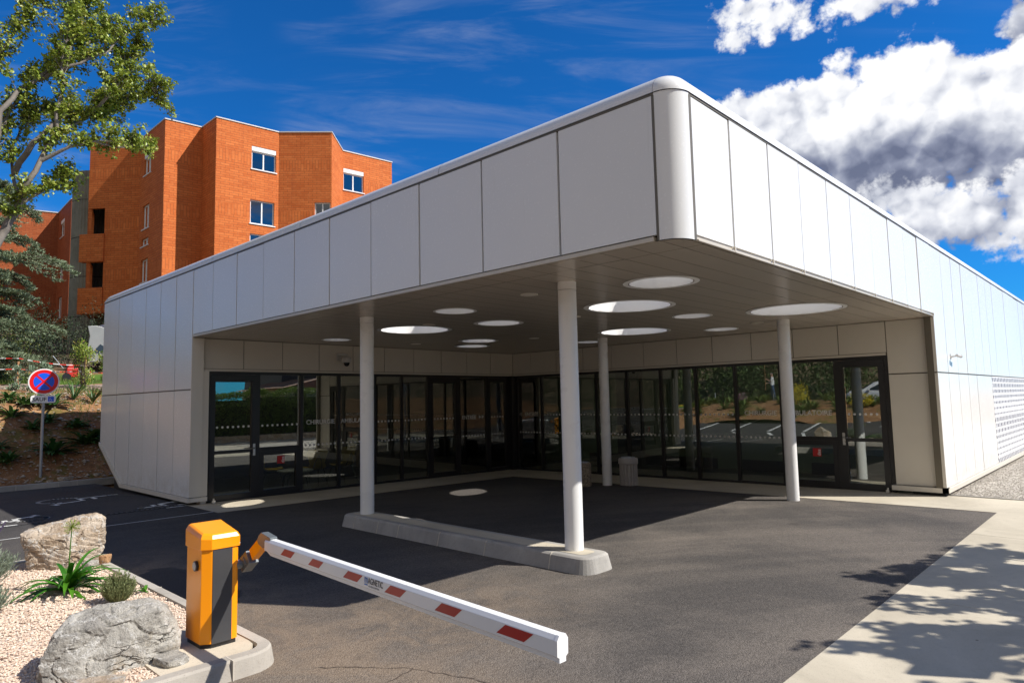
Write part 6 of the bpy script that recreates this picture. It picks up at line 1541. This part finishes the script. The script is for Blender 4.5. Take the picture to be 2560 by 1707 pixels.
# rocky slope trees
PIN = leaf_mat('pine_needle', [(.02, .04, .01), (.05, .085, .02), (.09, .12, .03)], .6, .1)
for lb, (x, y, w, h) in zip(['broad dark pine left on the far slope', 'tall dark pine in the middle of the far slope', 'dark pine behind the man', 'round dark pine at the right of the far slope', 'dark pine far along the road'], [(-42, 18, 8, 9), (-43, 27, 9, 10), (-38, 33, 8, 8), (-34, 42, 9, 9), (-30, 54, 10, 10)]):
    blob_shrub('pine_tree', lb, 'tree', (x, y, GH(x, y)), (w, w, h), PIN, 5200, .42, 'pines on the far slope', stems=4)
# the parked car
CW = M('car_white', (.75, .75, .74), .15, coat=.5); CG = M('car_glass', (.02, .025, .03), .05); TY = M('tyre', (.02, .02, .02), .7)
cx, cy = -21.5, 8.6; cz = GH(cx, cy)
car = root('parked_car', 'white hatchback parked across the approach road, mirrored in the right-hand door', 'car', (cx, cy, cz))
sec = [(-2.0, .35, .75, .80, 0), (-1.95, .30, .95, .84, 0), (-1.80, .25, 1.30, .86, 1), (-1.2, .25, 1.50, .88, 1), (-.2, .25, 1.52, .88, 1), (.45, .25, 1.38, .88, 1), (1.05, .25, 1.02, .88, 0), (1.7, .27, .90, .86, 0), (1.98, .32, .72, .80, 0)]
vs = []; K_ = 12
for (yy_, zl, zt_, hw, cab) in sec:
    belt = min(zt_, .92)
    ring_ = [(-hw*.9, zl), (-hw, zl+.12), (-hw, belt-.12), (-hw*.97, belt), (-(hw-.16) if cab else -hw*.8, zt_-.06), (-(hw-.28) if cab else -hw*.6, zt_), ((hw-.28) if cab else hw*.6, zt_), ((hw-.16) if cab else hw*.8, zt_-.06), (hw*.97, belt), (hw, belt-.12), (hw, zl+.12), (hw*.9, zl)]
    vs += [(cx+a, cy+yy_, cz+c) for a, c in ring_]
m_ = MB(); m_.add(vs, [(i*K_+k, i*K_+(k+1) % K_, (i+1)*K_+(k+1) % K_, (i+1)*K_+k) for i in range(len(sec)-1) for k in range(K_)]+[list(range(K_))[::-1], [(len(sec)-1)*K_+k for k in range(K_)]], 0, True)
body = m_.build('body', CW, car)
for sg in (-1, 1):
    for a0, a1 in ((-1.72, -1.0), (-.9, -.15), (-.07, .75)):
        t0 = 1.36 if a0 > -1.5 else 1.26; t1 = 1.38 if a1 < .5 else 1.08
        g_ = MB(); g_.prism([(cx+sg*.872, cy+a0, cz+.95), (cx+sg*.872, cy+a1, cz+.95), (cx+sg*.755, cy+min(a1, .55), cz+t1), (cx+sg*.755, cy+a0+.08, cz+t0)], (sg*.012, 0, .004)); g_.build('side_window', CG, car)
    g_ = MB(); g_.box((cx+sg*.90, cy+.62, cz+.90), (cx+sg*1.02, cy+.74, cz+1.02)); g_.build('wing_mirror', CW, car, bevel=.02)
    for yy_ in (-1.25, 1.25):
        g_ = MB(); g_.tube([(cx+sg*.70, cy+yy_, cz+.31), (cx+sg*.895, cy+yy_, cz+.31)], .31, 26); w_ = g_.build('wheel', TY, car); g_ = MB(); g_.tube([(cx+sg*.89, cy+yy_, cz+.31), (cx+sg*.90, cy+yy_, cz+.31)], .20, 20); g_.build('rim', GALV, w_)
    g_ = MB(); g_.box((cx+sg*.5, cy-2.01, cz+.78), (cx+sg*.84, cy-1.86, cz+.95)); g_.build('tail_light', SR, car); g_ = MB(); g_.box((cx+sg*.45, cy+1.9, cz+.62), (cx+sg*.8, cy+2.0, cz+.76)); g_.build('headlight', GALV, car)
g_ = MB(); g_.prism([(cx-.70, cy-1.90, cz+1.0), (cx+.70, cy-1.90, cz+1.0), (cx+.6, cy-1.80, cz+1.3), (cx-.6, cy-1.80, cz+1.3)], (0, -.03, 0)); g_.build('rear_window', CG, car)
g_ = MB(); g_.prism([(cx-.76, cy+1.03, cz+1.03), (cx+.76, cy+1.03, cz+1.03), (cx+.62, cy+.50, cz+1.38), (cx-.62, cy+.50, cz+1.38)], (0, .02, .02)); g_.build('windscreen', CG, car)
# the man on the mound, carrying a pole: one continuous skinned body
def person(name, label, loc, rz):
    t = root(name, label, 'person', (0, 0, 0))
    J = {'pel': (0, 0, .95, .13), 'wst': (0, .01, 1.10, .125), 'chs': (0, .01, 1.32, .15), 'nk': (0, 0, 1.50, .055), 'hd0': (0, -.01, 1.56, .075), 'hd1': (0, -.02, 1.64, .095), 'hd2': (0, 0, 1.73, .07),
         'lh': (.10, 0, .90, .095), 'lk': (.12, -.03, .50, .06), 'la': (.12, .02, .09, .04), 'lt': (.13, -.14, .035, .035), 'rh': (-.10, 0, .90, .095), 'rk': (-.13, .06, .50, .06), 'ra': (-.14, .16, .10, .04), 'rt': (-.15, .02, .035, .035),
         'ls': (.19, .01, 1.42, .06), 'le': (.24, -.04, 1.16, .042), 'lw': (.17, -.26, 1.12, .028), 'rs': (-.19, .01, 1.42, .06), 're': (-.24, -.12, 1.20, .042), 'rw': (-.14, -.32, 1.34, .028)}
    E_ = [('pel', 'wst'), ('wst', 'chs'), ('chs', 'nk'), ('nk', 'hd0'), ('hd0', 'hd1'), ('hd1', 'hd2'), ('pel', 'lh'), ('lh', 'lk'), ('lk', 'la'), ('la', 'lt'), ('pel', 'rh'), ('rh', 'rk'), ('rk', 'ra'), ('ra', 'rt'), ('chs', 'ls'), ('ls', 'le'), ('le', 'lw'), ('chs', 'rs'), ('rs', 're'), ('re', 'rw')]
    for w_, sg in (('lw', 1), ('rw', -1)):
        b0 = J[w_]; J[w_+'p'] = (b0[0]-sg*.01, b0[1]-.07, b0[2]+.01, .026); E_.append((w_, w_+'p'))
        for k in range(4):
            f1 = w_+'f%d' % k; J[f1] = (b0[0]-sg*.01+(k-1.5)*.02, b0[1]-.12, b0[2]+.0, .009); J[f1+'b'] = (b0[0]-sg*.01+(k-1.5)*.02, b0[1]-.13-.005*(k % 2), b0[2]-.045, .008); E_ += [(w_+'p', f1), (f1, f1+'b')]
        J[w_+'t'] = (b0[0]-sg*.055, b0[1]-.07, b0[2]-.02, .010); E_.append((w_+'p', w_+'t'))
    names = list(J); me = bpy.data.meshes.new('body'); me.from_pydata([J[n_][:3] for n_ in names], [(names.index(a), names.index(c)) for a, c in E_], [])
    o = bpy.data.objects.new('body', me); COL.objects.link(o); md = o.modifiers.new('s', 'SKIN'); o.modifiers.new('d', 'SUBSURF').levels = 2
    for i, n_ in enumerate(names): me.skin_vertices[0].data[i].radius = (J[n_][3],)*2; me.skin_vertices[0].data[i].use_root = (n_ == 'pel')
    dg = bpy.context.evaluated_depsgraph_get(); m2 = bpy.data.meshes.new_from_object(o.evaluated_get(dg)); bpy.data.objects.remove(o)
    for mt in (M('skin', (.45, .27, .19), .6), M('shirt_white', (.72, .72, .72), .8), M('jeans_blue', (.05, .08, .15), .8), M('shoe_dark', (.03, .03, .03), .7), M('hair_grey', (.16, .15, .14), .8)): m2.materials.append(mt)
    for p in m2.polygons:
        c = p.center; p.use_smooth = True
        arm_ = abs(c.x) > .235 and c.z > 1.1 or (c.y < -.18 and c.z > 1.05)
        p.material_index = 4 if c.z > 1.66 and c.y > -.06 else 0 if c.z > 1.47 else 3 if c.z < .09 else 2 if c.z < 1.0 else 0 if (arm_ and (c.y < -.10)) else 1
    ob = bpy.data.objects.new('body', m2); COL.objects.link(ob); ob.parent = t
    f = MB(); f.tube([(0, -.10, 1.655), (0, -.135, 1.63), (0, -.11, 1.615)], [.008, .014, .008], 6)
    for sx_ in (-.032, .032): f.tube([(sx_, -.103, 1.665), (sx_, -.112, 1.665)], .009, 8)
    f.tube([(-.025, -.105, 1.59), (0, -.112, 1.588), (.025, -.105, 1.59)], .005, 5)
    for sx_ in (-.096, .096): f.tube([(sx_, -.01, 1.62), (sx_*1.08, 0, 1.665)], .014, 6)
    f.build('face', bpy.data.materials['skin'], t, world=False)
    t.location = loc; t.rotation_euler = (0, 0, rz); return t
px_, py_ = -18.3, 13.9
person('person', 'man in white T-shirt and jeans standing on the planted mound with a long pole', (px_, py_, hump(px_, py_)-.02), R(150))
b = MB(); A0 = Vector((px_, py_, hump(px_, py_)-.02)); rotz = Matrix.Rotation(R(150), 3, 'Z'); b.tube([A0+rotz@Vector((-.16, -.415, .7)), A0+rotz@Vector((-.16, -.42, 2.3))], .014, 8); tag(b.build('long_pole', WD), 'thin pole held by the man in the white T-shirt', 'pole')
